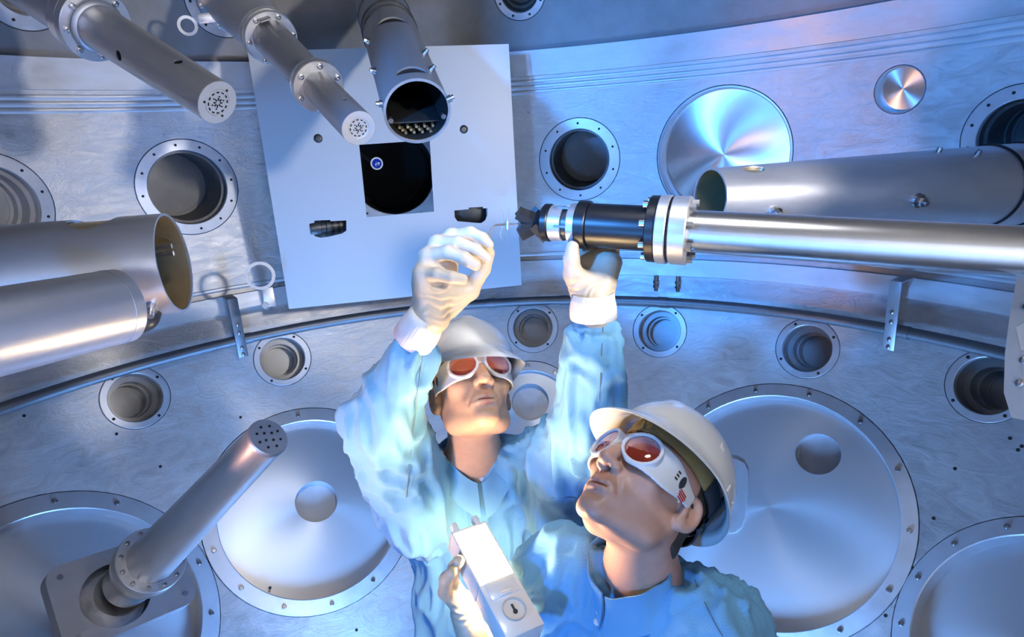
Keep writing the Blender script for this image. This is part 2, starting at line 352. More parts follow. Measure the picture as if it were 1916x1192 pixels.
def blank_port(label, x, y, ro, rd, rec, nb=0, subs=(), m=None, mark=True, name='port_cover', ph=0.1, group=None, rb=.011):
    """blanked port: rim ring with bolts and a turned disc set back in it; subs are round pockets in the disc"""
    r = port_root(name, label, 'port cover', x, y, ro, group)
    mk('rim', lathe([(ro-.001, -.1), (ro-.001, -.002), (ro-.003, .001), (rd+.003, .001), (rd, -.002), (rd, -rec-.02)], 96), M_PORT, r)
    loops = [circle((0, 0), rd+.002, 96)]
    for (dx, dy, sr, sd) in subs: loops.append(circle((dx, dy), sr, 40))
    d = mk('cover_disc', mv(extrude_poly(loops, .01), (0, 0, -rec)), m or M_TURN, r)
    for (dx, dy, sr, sd) in subs:
        p = mk('pocket', mv(lathe([(sr, -rec), (sr, -rec-sd), (sr*.93, -rec-sd), (sr*.93, -rec-sd-.004), (0, -rec-sd-.004)], 48), (dx, dy, 0)), M_PORT, d)
    if nb:
        for k in range(nb):
            a = ph+2*math.pi*k/nb
            b = mk('bolt', mv(lathe([(rb, -.002), (rb, .004), (rb*.75, .007), (rb*.45, .007), (rb*.45, .003), (0, .003)], 12), ((ro+rd)/2*math.cos(a), (ro+rd)/2*math.sin(a), 0)), M_BOLT, r)
    return r
def disc_local(cx, cy, ro, px, py, rec):
    """picture point px,py on the disc plane of a port centred at cx,cy -> local x,y"""
    p = sph(cx, cy); n = -p/np.linalg.norm(p); c = p+n*(R-math.sqrt(R*R-ro*ro)); Mf = np.array(frame(c, n)); c2 = c-n*rec
    d = ray(px, py); t = ((c2-CAM)@n)/(d@n); q = CAM+t*d; l = Mf[:3, :3].T@(q-c); return float(l[0]), float(l[1])

# ports on the equator
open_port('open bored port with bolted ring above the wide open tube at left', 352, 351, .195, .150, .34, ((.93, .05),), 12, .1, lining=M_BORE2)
open_port('partly cut off bored port at the left picture edge above the wide tube', -22, 392, .195, .150, .16, ((.9, .05), (.82, .12)), 12, .25)
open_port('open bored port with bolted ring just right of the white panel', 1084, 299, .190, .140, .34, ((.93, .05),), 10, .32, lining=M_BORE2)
blank_port('large shiny turned disc with bright streak set in the wall beside the upper tube', 1352, 290, .285, .272, .045, 0, (), M_TURN)
blank_port('small shiny turned disc set in the wall at upper right', 1683, 168, .083, .078, .035, 0, (), M_TURN, name='port_cover')
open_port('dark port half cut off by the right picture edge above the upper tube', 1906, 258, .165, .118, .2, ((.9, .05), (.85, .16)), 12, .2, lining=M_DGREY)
# row of small ports under the rail
SM = 'small stepped ports under the rail'
for lab, x, y, ph, nb in (
        ('small stepped port under the rail, lowest at far left', 254, 744, .5, 4),
        ('small stepped port under the rail beside the bracket, left of the raised sleeve', 529, 671, .9, 4),
        ('small stepped port under the rail between the raised arms', 997, 613, .7, 4),
        ('small stepped port under the rail just right of the vertical sleeve', 1234, 619, .9, 4),
        ('small stepped port under the rail left of the right-hand bracket', 1510, 652, .6, 4),
        ('small stepped port under the rail, lowest at far right beside the plate edge', 1846, 722, .8, 4)):
    open_port(lab, x, y, .124, .096, .18, ((.78, .07), (.70, .12)), nb, ph, group=SM, rb=.006)
# ports in the dome
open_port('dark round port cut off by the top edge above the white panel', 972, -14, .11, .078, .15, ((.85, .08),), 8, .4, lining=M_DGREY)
open_port('port with bolts cut off at the top left corner', 42, -22, .13, .08, .15, ((.85, .08),), 8, .4)
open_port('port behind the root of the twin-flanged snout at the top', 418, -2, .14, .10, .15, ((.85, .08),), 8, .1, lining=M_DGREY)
# the large blanked ports low down
BL = dict(m=M_TURN2, nb=14, rb=.009)
B1 = (128, 1182); B2 = (585, 948); B3 = (1441, 950); B4 = (1950, 1228); B5 = (992, 772)
blank_port('large blanked port behind the tilted snout in the lower left corner', *B1, .462, .395, .05, ph=.25, **BL)
blank_port('large blanked port with round pocket between tilted snout and blue gowned worker', *B2, .432, .37, .05, subs=((*disc_local(*B2, .432, 592, 938, .05), .088, .05),), ph=.1, **BL)
blank_port('large blanked port with round pocket behind the helmet in front', *B3, .50, .445, .05, subs=((*disc_local(*B3, .50, 1530, 849, .05), .082, .035),), ph=.17, **BL)
_b3 = [o for o in COL.objects if o.name.startswith('port_cover') and o.get('label', '').startswith('large blanked port with round pocket behind the helmet')][0]
_q = [disc_local(*B3, .50, x, y, .05) for x, y in ((1330, 853), (1380, 860), (1394, 868), (1401, 882), (1400, 920), (1394, 970), (1388, 988), (1376, 997), (1360, 998), (1330, 990))]
mk('cover_plate', mv(extrude_poly([_q], .006), (0, 0, -.044)), M_PORT, _b3)
blank_port('large blanked port cut off by the lower right corner', *B4, .385, .325, .05, ph=.12, **BL)
blank_port('blanked port with round pocket hidden behind the rear worker\'s shoulder', *B5, .25, .20, .03, subs=((*disc_local(*B5, .25, 992, 752, .03), .09, .05),), m=M_TURN2, nb=10, ph=.35)
# the port behind the white panel
PB = (735, 322)
open_port('black bored port seen through the square window of the white panel', *PB, .265, .195, .35, ((.97, .30),), 16, .12, lining=M_DARK)

cuts = []
for p, ro in PORTS:
    n = p/np.linalg.norm(p); cuts.append(xf(cyl(ro+.0012, -.12, .3, 56), frame(p, n)))
wall_me = boolean(sphere_shell(), join(*cuts), False, 'MANIFOLD')
wall = bpy.data.objects.new('wall_chamber', wall_me); COL.objects.link(wall); wall_me.materials.clear(); wall_me.materials.append(M_WALL)
wall['kind'] = 'structure'; wall['label'] = 'sanded aluminium inner wall of the round vacuum chamber'; MW[wall.name] = Matrix.Identity(4)
wall_me.polygons.foreach_set('use_smooth', [True]*len(wall_me.polygons))
nrm = np.zeros((len(wall_me.loops), 3))
for p in wall_me.polygons:
    c = p.center.length
    for li in p.loop_indices:
        v = wall_me.vertices[wall_me.loops[li].vertex_index].co
        nrm[li] = (-v.normalized() if v.dot(p.normal) < 0 else v.normalized()) if abs(p.normal.dot(v.normalized())) > .9 else p.normal
wall_me.normals_split_custom_set(nrm.tolist())
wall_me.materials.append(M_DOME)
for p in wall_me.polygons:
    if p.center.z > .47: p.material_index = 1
# tapped holes scattered over the lower wall
hl = []
for x, y in ((1787, 877), (1747, 970), (1912, 835), (1704, 1061), (1657, 1152), (45, 778), (218, 812), (300, 873), (368, 1032), (406, 1114), (386, 886), (667, 1179), (450, 781), (1890, 820), (1905, 842), (505, 1100)):
    p = sph(x, y); hl.append(xf(cyl(.006, -.002, .001, 8), frame(p, -p)))
tag(mk('tapped_holes', join(*hl), M_DARK, wall), kind='stuff')
# belt bands and weld beads round the equator
def band(name, z0, z1, proud, label, beads=()):
    pr = []
    r_at = lambda z: math.sqrt(R*R-z*z)
    n = 6
    pr = [(r_at(z1)+.01, z1)] + [(r_at(z1-(z1-z0)*k/n)-proud, z1-(z1-z0)*k/n) for k in range(n+1)] + [(r_at(z0)+.01, z0)]
    o = mk(name, lathe(pr, 240), M_BAND); o['kind'] = 'structure'; o['label'] = label
    for z in beads:
        c = r_at(z); mk('weld_bead', lathe([(c+.002, z+.012), (c-.0015, z+.006), (c-.0022, z), (c-.0015, z-.006), (c+.002, z-.012)], 240), M_BAND, o)
    return o
band('trim_1', .405, .508, .022, 'upper belt band round the chamber wall', (.385, .362, .340))
band('trim_2', -.513, -.440, .020, 'lower belt band round the chamber wall', (-.415,))
mk('floor', mv(lathe([(0, -.03), (.66, -.03), (.66, 0), (0, 0)], 48), (0, 0, -1.88)), M_STEEL2)['kind'] = 'structure'
bpy.data.objects['floor']['label'] = 'round steel platform under the workers'

# ------------------------------------------------------------------ guide rail with brackets
zr = -.622; rr_ = R*.975
rad_r = math.sqrt(rr_*rr_-zr*zr)
rail = root('guide_rail', 'dark steel tube rail running round the chamber below the belt', 'rail', Matrix.Translation((0, 0, zr)))
mk('rail_tube', lathe([(rad_r+.0215*math.cos(a), .0215*math.sin(a)) for a in np.linspace(0, 2*math.pi, 14, endpoint=False)], 240, True), M_RAIL, rail)
def az_of(px, py):
    best = min(np.linspace(-1.5, 1.5, 1201), key=lambda a: abs(proj((rad_r*math.sin(a), rad_r*math.cos(a), zr))[0]-px)); return best
for px in (460, 920, 1055, 1240, 1690):
    a = az_of(px, 0); t = np.linspace(a-.012, a+.012, 5)
    mk('sleeve', sweep([(rad_r*math.sin(q), rad_r*math.cos(q), 0) for q in t], .0240, 16), M_RAIL, rail)
for px, top in ((447, 545), (1671, 505)):
    a = az_of(px, 0); n = np.array([-math.sin(a), -math.cos(a), 0]); c = np.array([rad_r*math.sin(a), rad_r*math.cos(a), zr])+n*.026
    Mb = frame(c, n)
    z_top = .19
    plate = xf(box(.040, z_top+.07, .006, (0, (z_top-.07)/2, 0), .0015), Mb)
    arm = xf(box(.040, .006, .10, (0, z_top-.003, -.05), .001), Mb)
    b = mk('bracket', join(plate, arm), M_RAIL if px < 900 else M_STEEL2, rail, world=True)
    for yy in (.075, .038, -.028, -.058):
        mk('bolt', xf(mv(lathe([(.007, .002), (.007, .007), (.004, .009), (0, .009)], 10), (0, yy, 0)), Mb), M_BOLT, b, world=True)
for px in (1222, 1262):
    a = az_of(px, 0); zz = -.525; rr2 = math.sqrt(R*R-zz*zz)-.02; c = np.array([rr2*math.sin(a), rr2*math.cos(a), zz])
    tag(mk('hanging_stud', join(mv(cyl(.009, -.06, .012, 10), c), mv(cyl(.014, -.025, -.012, 6), c), mv(cyl(.014, -.045, -.034, 6), c)), M_BOLT, None, True),
        'short threaded stud hanging under the belt, %s of two beside the black positioner' % ('left' if px < 1240 else 'right'), 'stud', 'studs under the belt')

# ------------------------------------------------------------------ white panel on the far wall
BC = np.array([-.281, 1.521, .012]); BN = np.array([.161, -.987, .005]); BN /= np.linalg.norm(BN); BS = .985
def rodr(w):
    w = np.asarray(w, float); th = np.linalg.norm(w); k = w/th; K = np.array([[0, -k[2], k[1]], [k[2], 0, -k[0]], [-k[1], k[0], 0]])
    return np.eye(3)+math.sin(th)*K+(1-math.cos(th))*K@K
BR = rodr((-.0061, .007, .1613)); BX = BR[:, 0]; BY = BR[:, 2]; BN = -BR[:, 1]
MB = Matrix(((BX[0], BY[0], BN[0], BC[0]), (BX[1], BY[1], BN[1], BC[1]), (BX[2], BY[2], BN[2], BC[2]), (0, 0, 0, 1)))
def bpt(x, y, off=0.0):
    d = ray(x, y); t = ((BC-CAM)@BN+off)/(d@BN); q = CAM+t*d-BC; return float(q@BX), float(q@BY)
h = BS/2
win = [bpt(672, 271), bpt(804, 262), bpt(812, 396), bpt(686, 406)]
slotL = [bpt(*p) for p in ((581, 418), (588, 417), (588, 413), (618, 411.5), (618, 414), (648, 412.5), (648, 432), (640, 437), (615, 443), (600, 445), (589, 442), (583, 433))]
slotR = [bpt(*p) for p in ((850, 394), (877, 391.5), (877, 388.5), (904, 387), (904, 390), (912, 389.5), (912, 402), (908, 412), (900, 418), (856, 414), (851, 407))]
d1, d2 = bpt(595, 259), bpt(868, 242)
board = root('wall_panel', 'large square white panel with a square window standing off the far wall', 'panel', MB)
mk('sheet', extrude_poly([[(-h, -h), (h, -h), (h, h), (-h, h)], win, slotL, slotR, circle(d1, .017, 20), circle(d2, .017, 20)], .008), M_BOARD, board, smooth=False)
for d in (d1, d2):
    mk('plug', mv(lathe([(.0165, -.008), (.0165, -.002), (.012, .001), (.006, .001), (.006, -.004), (0, -.004)], 20), (d[0], d[1], 0)), M_DGREY, board)
for sx in (-1, 1):
    for sy in (-1, 1):
        e = np.array(MB)[:3, :3]@np.array([sx*.42, sy*.42, 0])+BC; u = -BN; b_ = e@u; L_ = -b_+math.sqrt(b_*b_-(e@e-R*R))
        mk('standoff', mv(cyl(.012, -L_-.01, -.008, 12), (sx*.42, sy*.42, 0)), M_STEEL2, board)
# dark gear behind the slots
for sl, lab in ((slotL, 'dark lens barrel lying behind the left slot of the white panel'), (slotR, 'dark metal body behind the right slot of the white panel')):
    a = np.mean(sl, 0); c = np.array(MB)@np.array([a[0], a[1], -.05 if sl is slotL else -.11, 1])
    Mx = frame(c[:3], -BX+BN*.35*(1 if sl is slotL else -.2))
    if sl is slotL:
        t = root('alignment_camera', lab, 'camera', Mx)
        mk('barrel', lathe([(.0, -.12), (.040, -.12), (.040, .01), (.036, .012), (.036, .03), (.040, .032), (.040, .06), (.034, .075), (.022, .075), (.018, .068), (0, .068)], 32), M_DGREY, t)
        for z in (-.02, -.045): mk('barrel_ring', pipe(.042, .042, z, z+.012, .003, 32), M_BLACK, t)
        mk('lens', lathe([(.017, .068), (.012, .073), (0, .075)], 24), M_BLACK, t)
    else:
        t = root('sensor_housing', lab, 'housing', Mx)
        mk('housing_body', box(.09, .10, .16, (0, 0, 0), .01), M_DGREY, t); mk('housing_cap', box(.10, .11, .02, (0, 0, -.075), .004), M_STEEL2, t)
# viewport lens inside the black port
c = W(705, 306, 2.62); t = root('viewport_lens', 'small blue round lens with a white ring inside the square window', 'lens', frame(c, CAM-c))
mk('lens_ring', lathe([(.020, 0), (.026, 0), (.026, .01), (.020, .01)], 32, True), M_WHITEP, t); mk('lens_glass', lathe([(.021, .003), (.012, .007), (0, .008)], 32), M_BLUEGLASS, t)
cw = sph(*PB); mk('lens_stalk', sweep([c+0*c, c+(cw-c)*.2+np.array([-.05, 0, .03]), c+(cw*1.02-c)*.9+np.array([-.15, 0, .1])], .008, 10), M_DARK, t, world=True)

# ------------------------------------------------------------------ snouts and tubes
def solve_back(T, x, y, ang):
    """depth of picture point x,y such that the axis through it and T makes angle ang with the sight line at T"""
    v = T-CAM; v /= np.linalg.norm(v); lo, hi = depth(T)*.5, 6.0
    f = lambda d: math.acos(np.clip(((W(x, y, d)-T)@v)/np.linalg.norm(W(x, y, d)-T), -1, 1))
    for _ in range(60):
        m = (lo+hi)/2
        if f(m) > ang: lo = m
        else: hi = m
    return W(x, y, lo)
class Tube:
    def __init__(s, name, label, cat, T, B, group=None, roll=None):
        s.T = np.asarray(T); s.B = np.asarray(B); s.z = (s.T-s.B)/np.linalg.norm(s.T-s.B)
        s.M = frame(s.T, s.z); s.root = root(name, label, cat, s.M, group); s.Mn = np.array(s.M)
    def s(s, x, y):                       # axial place (<= 0 behind the tip) nearest the picture point
        q = np.linspace(.3, -2.5, 2801); P = s.T+q[:, None]*s.z; v = P-CAM; d = v@_fw
        e = np.where(d > .05, (958+FPX*(v@_rt)/d-x)**2+(596-FPX*(v@_up)/d-y)**2, 1e12); return float(q[np.argmin(e)])
    def hit(s, x, y, rf):                 # (axial place, angle) of the near surface point seen at x,y; rf: radius as function of place
        q = np.linspace(.3, 3.2, 12000); P = np.concatenate([CAM+q[:, None]*ray(x, y), np.ones((len(q), 1))], 1)@np.linalg.inv(s.Mn).T
        g = np.hypot(P[:, 0], P[:, 1])-np.array(rf(P[:, 2])); ok = np.where((g < 0) & (P[:, 2] < .02))[0]
        i = ok[0] if len(ok) else int(np.argmin(np.where(P[:, 2] < 0, g, 9)))
        return float(P[i, 2]), float(math.atan2(P[i, 1], P[i, 0]))
    def rad(s, px, sz): return px*depth(s.T+sz*s.z)/FPX
    def to_wall(s, over=.03):
        b = s.T@-s.z; return -(-b+math.sqrt(b*b-(s.T@s.T-R*R)))-over if True else 0
    def ang(s, x, y, sz, r):              # angle round the axis of the near surface point seen at x,y
        best = None
        for a in np.linspace(0, 2*math.pi, 361):
            lp = s.Mn@np.array([r*math.cos(a), r*math.sin(a), sz, 1]); nr = s.Mn[:3, :3]@np.array([math.cos(a), math.sin(a), 0])
            if (CAM-lp[:3])@nr < 0: continue
            e = np.sum((proj(lp[:3])-np.array([x, y]))**2)
            if best is None or e < best[0]: best = (e, a)
        return best[1] if best else 0.0
def flange(t, r, z0, z1, nb, hole, m=None, ph=.3, name='flange', rb=.0075):
    f = mk(name, lathe([(hole, z0), (r-.0015, z0), (r, z0+.0015), (r, z1-.0015), (r-.0015, z1), (hole, z1)], 64, True), m or M_STEEL, t.root)
    for k in range(nb):
        a = ph+2*math.pi*k/nb; rc = (r+hole)/2+.001
        mk('bolt', mv(lathe([(rb, z1-.001), (rb, z1+.006), (rb*.8, z1+.007), (rb*.5, z1+.007), (rb*.5, z1+.002), (0, z1+.002)], 10), (rc*math.cos(a), rc*math.sin(a), 0)), M_BOLT, f)
    return f
def grille(t, r, z, kind):
    """pattern of small dark slots in a snout's end face"""
    q = []
    def slot(a, rc, l, w): q.append(xf(box(l, w, .002), Matrix.Rotation(a, 4, 'Z') @ Matrix.Translation((rc, 0, z))))
    if kind == 'star':
        for k in range(8): slot(k*math.pi/4, r*.17, r*.13, r*.06)
        for k in range(12): slot(k*math.pi/6+.15, r*.50, r*.06, r*.14)
        for k in range(6): slot(k*math.pi/3+.4, r*.30, r*.07, r*.06)
        for k in range(3): q.append(mv(cyl(r*.06, -.001, .001, 10), (r*.72*math.cos(1+k*2.1), r*.72*math.sin(1+k*2.1), z)))
    else:
        for k in range(8): q.append(mv(cyl(r*.07, -.001, .001, 10), (r*.62*math.cos(k*math.pi/4), r*.62*math.sin(k*math.pi/4), z)))
        for k in range(4): q.append(mv(cyl(r*.07, -.001, .001, 10), (r*.28*math.cos(k*math.pi/2+.3), r*.28*math.sin(k*math.pi/2+.3), z)))
    return join(*q)

# snout at the top left
T_ = W(407, 192, 1.45); t = Tube('diagnostic_snout', 'tapered shiny steel snout with slotted end cap slanting in at the top left', 'snout', T_, solve_back(T_, 180, 48, math.radians(43)))
sf = t.s(182, 50); r0 = t.rad(41, 0); r1 = t.rad(42, sf)
cutq = []
for (x, y, rr) in ((333, 115, .010), (221, 104, .012)):
    sz, a = t.hit(x, y, lambda z: r0+(r1-r0)*z/sf); cutq.append(xf(cyl(rr, 0, .2, 20), Matrix.Translation((0, 0, sz)) @ Matrix.Rotation(a, 4, 'Z') @ Matrix.Rotation(math.pi/2, 4, 'Y')))
mkmesh('snout_tube', boolean(pipe(r1, r0, sf, 0, .004, 64), join(*cutq)), M_STEEL, t.root)
cap = mk('end_cap', lathe([(r0-.003, -.006), (r0, -.005), (r0, -.001), (r0-.001, .001), (r0*.63, .001), (r0*.61, -.001), (r0*.59, .001), (0, .001)], 64), M_CAP, t.root)
tag(mk('end_slots', grille(t, r0*.60/.62, .0012, 'star'), M_DARK, cap), kind='stuff')
rf = t.rad(66, sf)
mk('weld_collar', lathe([(r1-.002, sf), (r1+.006, sf), (r1+.009, sf+.006), (r1+.005, sf+.012), (r1-.001, sf+.014)], 64), M_STEEL2, t.root)
flange(t, rf, sf-.025, sf, 8, r1*.98, ph=.2)
flange(t, rf*.97, sf-.065, sf-.027, 0, r1*.9, M_POLISH, name='rear_flange')
mk('rear_tube', pipe(rf*.80, rf*.80, max(t.to_wall(), sf-1.2), sf-.065, .005, 64), M_STEEL, t.root)
mk('inner_lining', lathe([(r1-.006, sf), (r0-.006, -.01)], 48), M_DARK, t.root)
# snout with two flanges
T_ = W(671, 240, 1.50); t = Tube('diagnostic_snout', 'steel snout with two bolted flanges slanting in front of the white panel top', 'snout', T_, solve_back(T_, 506, 70, math.radians(31)))
s1 = t.s(598, 163); s2 = t.s(509, 72); r0 = t.rad(33, 0); r1 = t.rad(30, s1); r2 = t.rad(34, s2)
cutq = []
for (x, y, rr) in ((646, 185, .007),):
    sz, a = t.hit(x, y, lambda z: r0+(r1-r0)*z/s1); cutq.append(xf(cyl(rr, 0, .2, 16), Matrix.Translation((0, 0, sz)) @ Matrix.Rotation(a, 4, 'Z') @ Matrix.Rotation(math.pi/2, 4, 'Y')))
mkmesh('snout_tube', boolean(pipe(r1, r0, s1, 0, .004, 64), join(*cutq)), M_STEEL2, t.root)
mk('inner_lining', lathe([(r1-.006, s1), (r0-.006, -.01)], 48), M_DARK, t.root)
cap = mk('end_cap', lathe([(r0-.003, -.006), (r0, -.005), (r0, -.001), (r0-.001, .001), (r0*.62, .001), (r0*.60, -.002), (0, -.002)], 64), M_CAP, t.root)
tag(mk('end_slots', grille(t, r0*.95, -.0018, 'star'), M_DARK, cap), kind='stuff')
flange(t, t.rad(48, s1), s1-.018, s1, 6, r1*.98, ph=.5); flange(t, t.rad(46, s1), s1-.040, s1-.020, 0, r1*.9, M_POLISH, name='rear_flange')
mk('middle_tube', pipe(r2, t.rad(34, s1), s2, s1-.040, .004, 64), M_STEEL2, t.root)
flange(t, t.rad(48, s2), s2-.02, s2, 6, r2*.98, ph=.2); flange(t, t.rad(50, s2), s2-.045, s2-.022, 0, r2*.9, M_POLISH, name='rear_flange')
s3 = t.s(425, 5); mk('rear_tube', pipe(t.rad(54, s3), t.rad(46, s2), s3, s2-.045, .005, 64), M_STEEL, t.root)
flange(t, t.rad(62, s3), s3-.03, s3, 8, t.rad(50, s3), M_POLISH, name='root_flange')
mk('root_tube', pipe(t.rad(52, s3), t.rad(52, s3), max(t.to_wall(), s3-1), s3-.03, .005, 48), M_STEEL2, t.root)
mk('side_tab', xf(box(.034, .004, .13, (0, 0, s2-.045+.01), .001), Matrix.Rotation(.35, 4, 'Z') @ Matrix.Translation((0, t.rad(36, s2)+.004, 0))), M_STEEL2, t.root)
# open dark tube over the panel window
T_ = W(781, 209, 1.60); t = Tube('open_diagnostic_tube', 'wide grey tube with a dark open mouth hanging over the panel window', 'tube', T_, W(738, 85, 1.93))
r0 = t.rad(62.5, 0); zb = max(t.to_wall(), -1.4); cutq = []
for (x, y, sx, sy) in ((770, 130, .042, .020), (734, 36, .046, .022)):
    sz, a = t.hit(x, y, lambda z: r0+0*z)
    cutq.append(xf(lathe([(0, 0), (1, 0), (1, .2), (0, .2)], 32), Matrix.Translation((0, 0, sz)) @ Matrix.Rotation(a, 4, 'Z') @ Matrix.Rotation(math.pi/2, 4, 'Y') @ Matrix.Diagonal((sy, sx, 1, 1))))
mkmesh('tube_wall', boolean(pipe(r0, r0, zb, 0, .005, 72), join(*cutq)), M_STEEL2, t.root)
mk('mouth_rim', lathe([(r0-.006, -.002), (r0+.001, -.002), (r0+.001, .002), (r0-.006, .002)], 72, True), M_STEEL, t.root)
mk('black_lining', lathe([(r0-.0055, -.006), (r0-.0055, -.62), (0, -.62)], 64), M_DARK, t.root)
for s_ in (t.s(741, 62), t.s(739, 52), t.s(733, 30)):
    mk('clamp_band', pipe(r0+.004, r0+.004, s_-.006, s_, .005, 64), M_DGREY, t.root)
for (x, y) in ((697, 132), (709, 194), (810, 127), (797, 97), (686, 76), (840, 185)):
    sz, a = t.hit(x, y, lambda z: r0+.008+0*z)
    mk('side_screw', xf(join(cyl(.009, -.004, .008, 10), cyl(.006, .008, .016, 8)), Matrix.Translation((0, 0, sz)) @ Matrix.Rotation(a, 4, 'Z') @ Matrix.Translation((r0, 0, 0)) @ Matrix.Rotation(math.pi/2, 4, 'Y')), M_BOLT, t.root)
mk('inner_shelf', mv(box(r0*1.5, .004, .22, (0, 0, 0), .001), (0, -r0*.55, -.15)), M_DGREY, t.root)
tag(mk('connector_row', join(*[mv(cyl(.004, 0, .012+.004*(k % 3), 8), (-.045+.0075*k, -r0*.55-.010-.006*((k*7) % 3), -.045)) for k in range(13)]), M_BRASSY, t.root), kind='stuff')
for a in (3.5, -.3): mk('lining_screw', mv(cyl(.007, -.012, .001, 12), ((r0-.013)*math.cos(a), (r0-.013)*math.sin(a), -.01)), M_POLISH, t.root)
# open tube on the left
T_ = W(327, 492, .97); t = Tube('open_diagnostic_tube', 'wide open steel tube with warm inner wall reaching in from the left', 'tube', T_, solve_back(T_, 20, 530, math.radians(72)))
r0 = t.rad(92, 0); cutq = []; s1 = t.s(20, 530); r1 = t.rad(108, s1)
sz = t.s(197, 455); ah = t.ang(197, 410, sz, r0+.004); cutq.append(xf(lathe([(0, .0), (1, .0), (1, .2), (0, .2)], 32), Matrix.Translation((0, 0, sz)) @ Matrix.Rotation(ah, 4, 'Z') @ Matrix.Rotation(math.pi/2, 4, 'Y') @ Matrix.Diagonal((.035, .045, 1, 1))))
zb = max(t.to_wall(), -1.3)
mkmesh('tube_wall', boolean(pipe(r0+(r1-r0)*zb/s1, r0, zb, 0, .0035, 96), join(*cutq)), M_STEEL, t.root)
mk('inner_liner', lathe([(r0-.0045, -.003), (r0+(r1-r0)*-.4/s1-.0045, -.4), (0, -.4)], 72), M_BRASSY, t.root)
for dz in (0, .012): mk('inner_bar', mv(cyl(.004, -.3, -.012, 10), (r0*.55, dz+.01, 0)), M_POLISH, t.root)
szl, a = t.hit(282, 578, lambda z: r0+.006+0*z)
mk('lock_screw', xf(join(cyl(.009, -.004, .010, 12), cyl(.006, .010, .02, 10)), Matrix.Translation((0, 0, szl)) @ Matrix.Rotation(a, 4, 'Z') @ Matrix.Translation((r0, 0, 0)) @ Matrix.Rotation(math.pi/2, 4, 'Y')), M_POLISH, t.root)
mk('hose_elbow', sweep(smooth_path([W(225, 610, .93), W(255, 606, .93), W(275, 598, .935), W(283, 578, .95)], 6), .016, 14), M_DGREY, t.root, world=True)
# nearer closed tube on the left
T_ = W(228, 572, .855); t = Tube('capped_tube', 'near brushed steel tube lying below the open tube at the left edge', 'tube', T_, W(0, 620, .718))
r0 = t.rad(69, 0); zb = max(t.to_wall(), -1.0)
mk('tube_wall', lathe([(r0, zb), (r0, -.003), (r0-.003, 0), (r0-.006, 0), (r0-.006, zb)], 96, True), M_STEEL, t.root)
mk('end_cap', lathe([(r0-.006, -.004), (0, -.004)], 64), M_STEEL2, t.root)
mk('end_seam', pipe(r0+.0008, r0+.0008, -.018, -.015, .002, 96), M_STEEL, t.root)
# upper right tube
T_ = W(1328, 369, 1.30); t = Tube('open_diagnostic_tube', 'wide dull steel tube with open mouth reaching in from the right above the positioner', 'tube', T_, W(1850, 348, 1.52))
r0 = t.rad(53, 0); s1 = t.s(1850, 348); r1 = t.rad(74, s1); zb = max(t.to_wall(), -1.3); rb_ = r0+(r1-r0)*zb/s1; cutq = []
sz, ah = t.hit(1412, 317, lambda z: r0+(r1-r0)*z/s1); cutq.append(xf(lathe([(0, .0), (1, .0), (1, .2), (0, .2)], 32), Matrix.Translation((0, 0, sz)) @ Matrix.Rotation(ah+.05, 4, 'Z') @ Matrix.Rotation(math.pi/2, 4, 'Y') @ Matrix.Diagonal((.026, .014, 1, 1))))
mkmesh('tube_wall', boolean(pipe(rb_, r0, zb, 0, .004, 96), join(*cutq)), M_STEEL, t.root)
mk('inner_liner', lathe([(r0-.0045, -.003), (r0+(r1-r0)*-.5/s1-.0045, -.5), (0, -.5)], 72), M_BRASSY, t.root)
for x, y, w in ((1838, 345, .006), (1890, 345, .004)):
    sz = t.s(x, y); rr = r0+(r1-r0)*sz/s1; mk('clamp_band', pipe(rr+.004, rr+.004, sz-w, sz, .006, 96), M_BLACK, t.root)
for x, y in ((1717, 375), (1448, 398)):
    sz, a = t.hit(x, y, lambda z: r0+(r1-r0)*z/s1); rr = r0+(r1-r0)*sz/s1
    mk('side_screw', xf(join(cyl(.016, -.006, .006, 16), cyl(.011, .006, .018, 6), cyl(.006, .018, .026, 10)), Matrix.Translation((0, 0, sz)) @ Matrix.Rotation(a, 4, 'Z') @ Matrix.Translation((rr, 0, 0)) @ Matrix.Rotation(math.pi/2, 4, 'Y')), M_BOLT, t.root)
for k, (x, y) in enumerate(((1832, 284), (1758, 279))):
    sz, a = t.hit(x, y, lambda z: r0+.006+(r1-r0)*z/s1); rr = r0+(r1-r0)*sz/s1
    mk('band_screw', xf(cyl(.006, -.004, .010, 10), Matrix.Translation((0, 0, sz)) @ Matrix.Rotation(a, 4, 'Z') @ Matrix.Translation((rr, 0, 0)) @ Matrix.Rotation(math.pi/2, 4, 'Y')), M_BOLT, t.root)
# tilted snout in the lower left
T_ = W(503, 817, 1.48); t = Tube('diagnostic_snout', 'tapered snout with perforated cap rising from a rounded base plate at lower left', 'snout', T_, solve_back(T_, 270, 1062, math.radians(40)))
sf = t.s(286, 1048); r0 = t.rad(37, 0); r1 = t.rad(44, sf)
mk('snout_tube', pipe(r1, r0, sf, -.012, .004, 64), M_STEEL, t.root)
cap = mk('end_cap', lathe([(r0-.003, -.015), (r0+.002, -.014), (r0+.002, -.004), (r0-.001, 0), (0, 0)], 64), M_STEEL2, t.root)
tag(mk('cap_holes', grille(t, r0, .0003, 'dots'), M_DARK, cap), kind='stuff')
f = flange(t, t.rad(62, sf), sf-.03, sf, 12, r1*.98, rb=.006)
mk('rear_flange', lathe([(r1*.9, sf-.055), (t.rad(60, sf), sf-.055), (t.rad(60, sf), sf-.031), (r1*.9, sf-.031)], 64, True), M_POLISH, t.root)
zp = sf-.16
mk('neck_tube', pipe(r1*1.05, r1*1.05, zp-.02, sf-.05, .004, 48), M_STEEL, t.root)
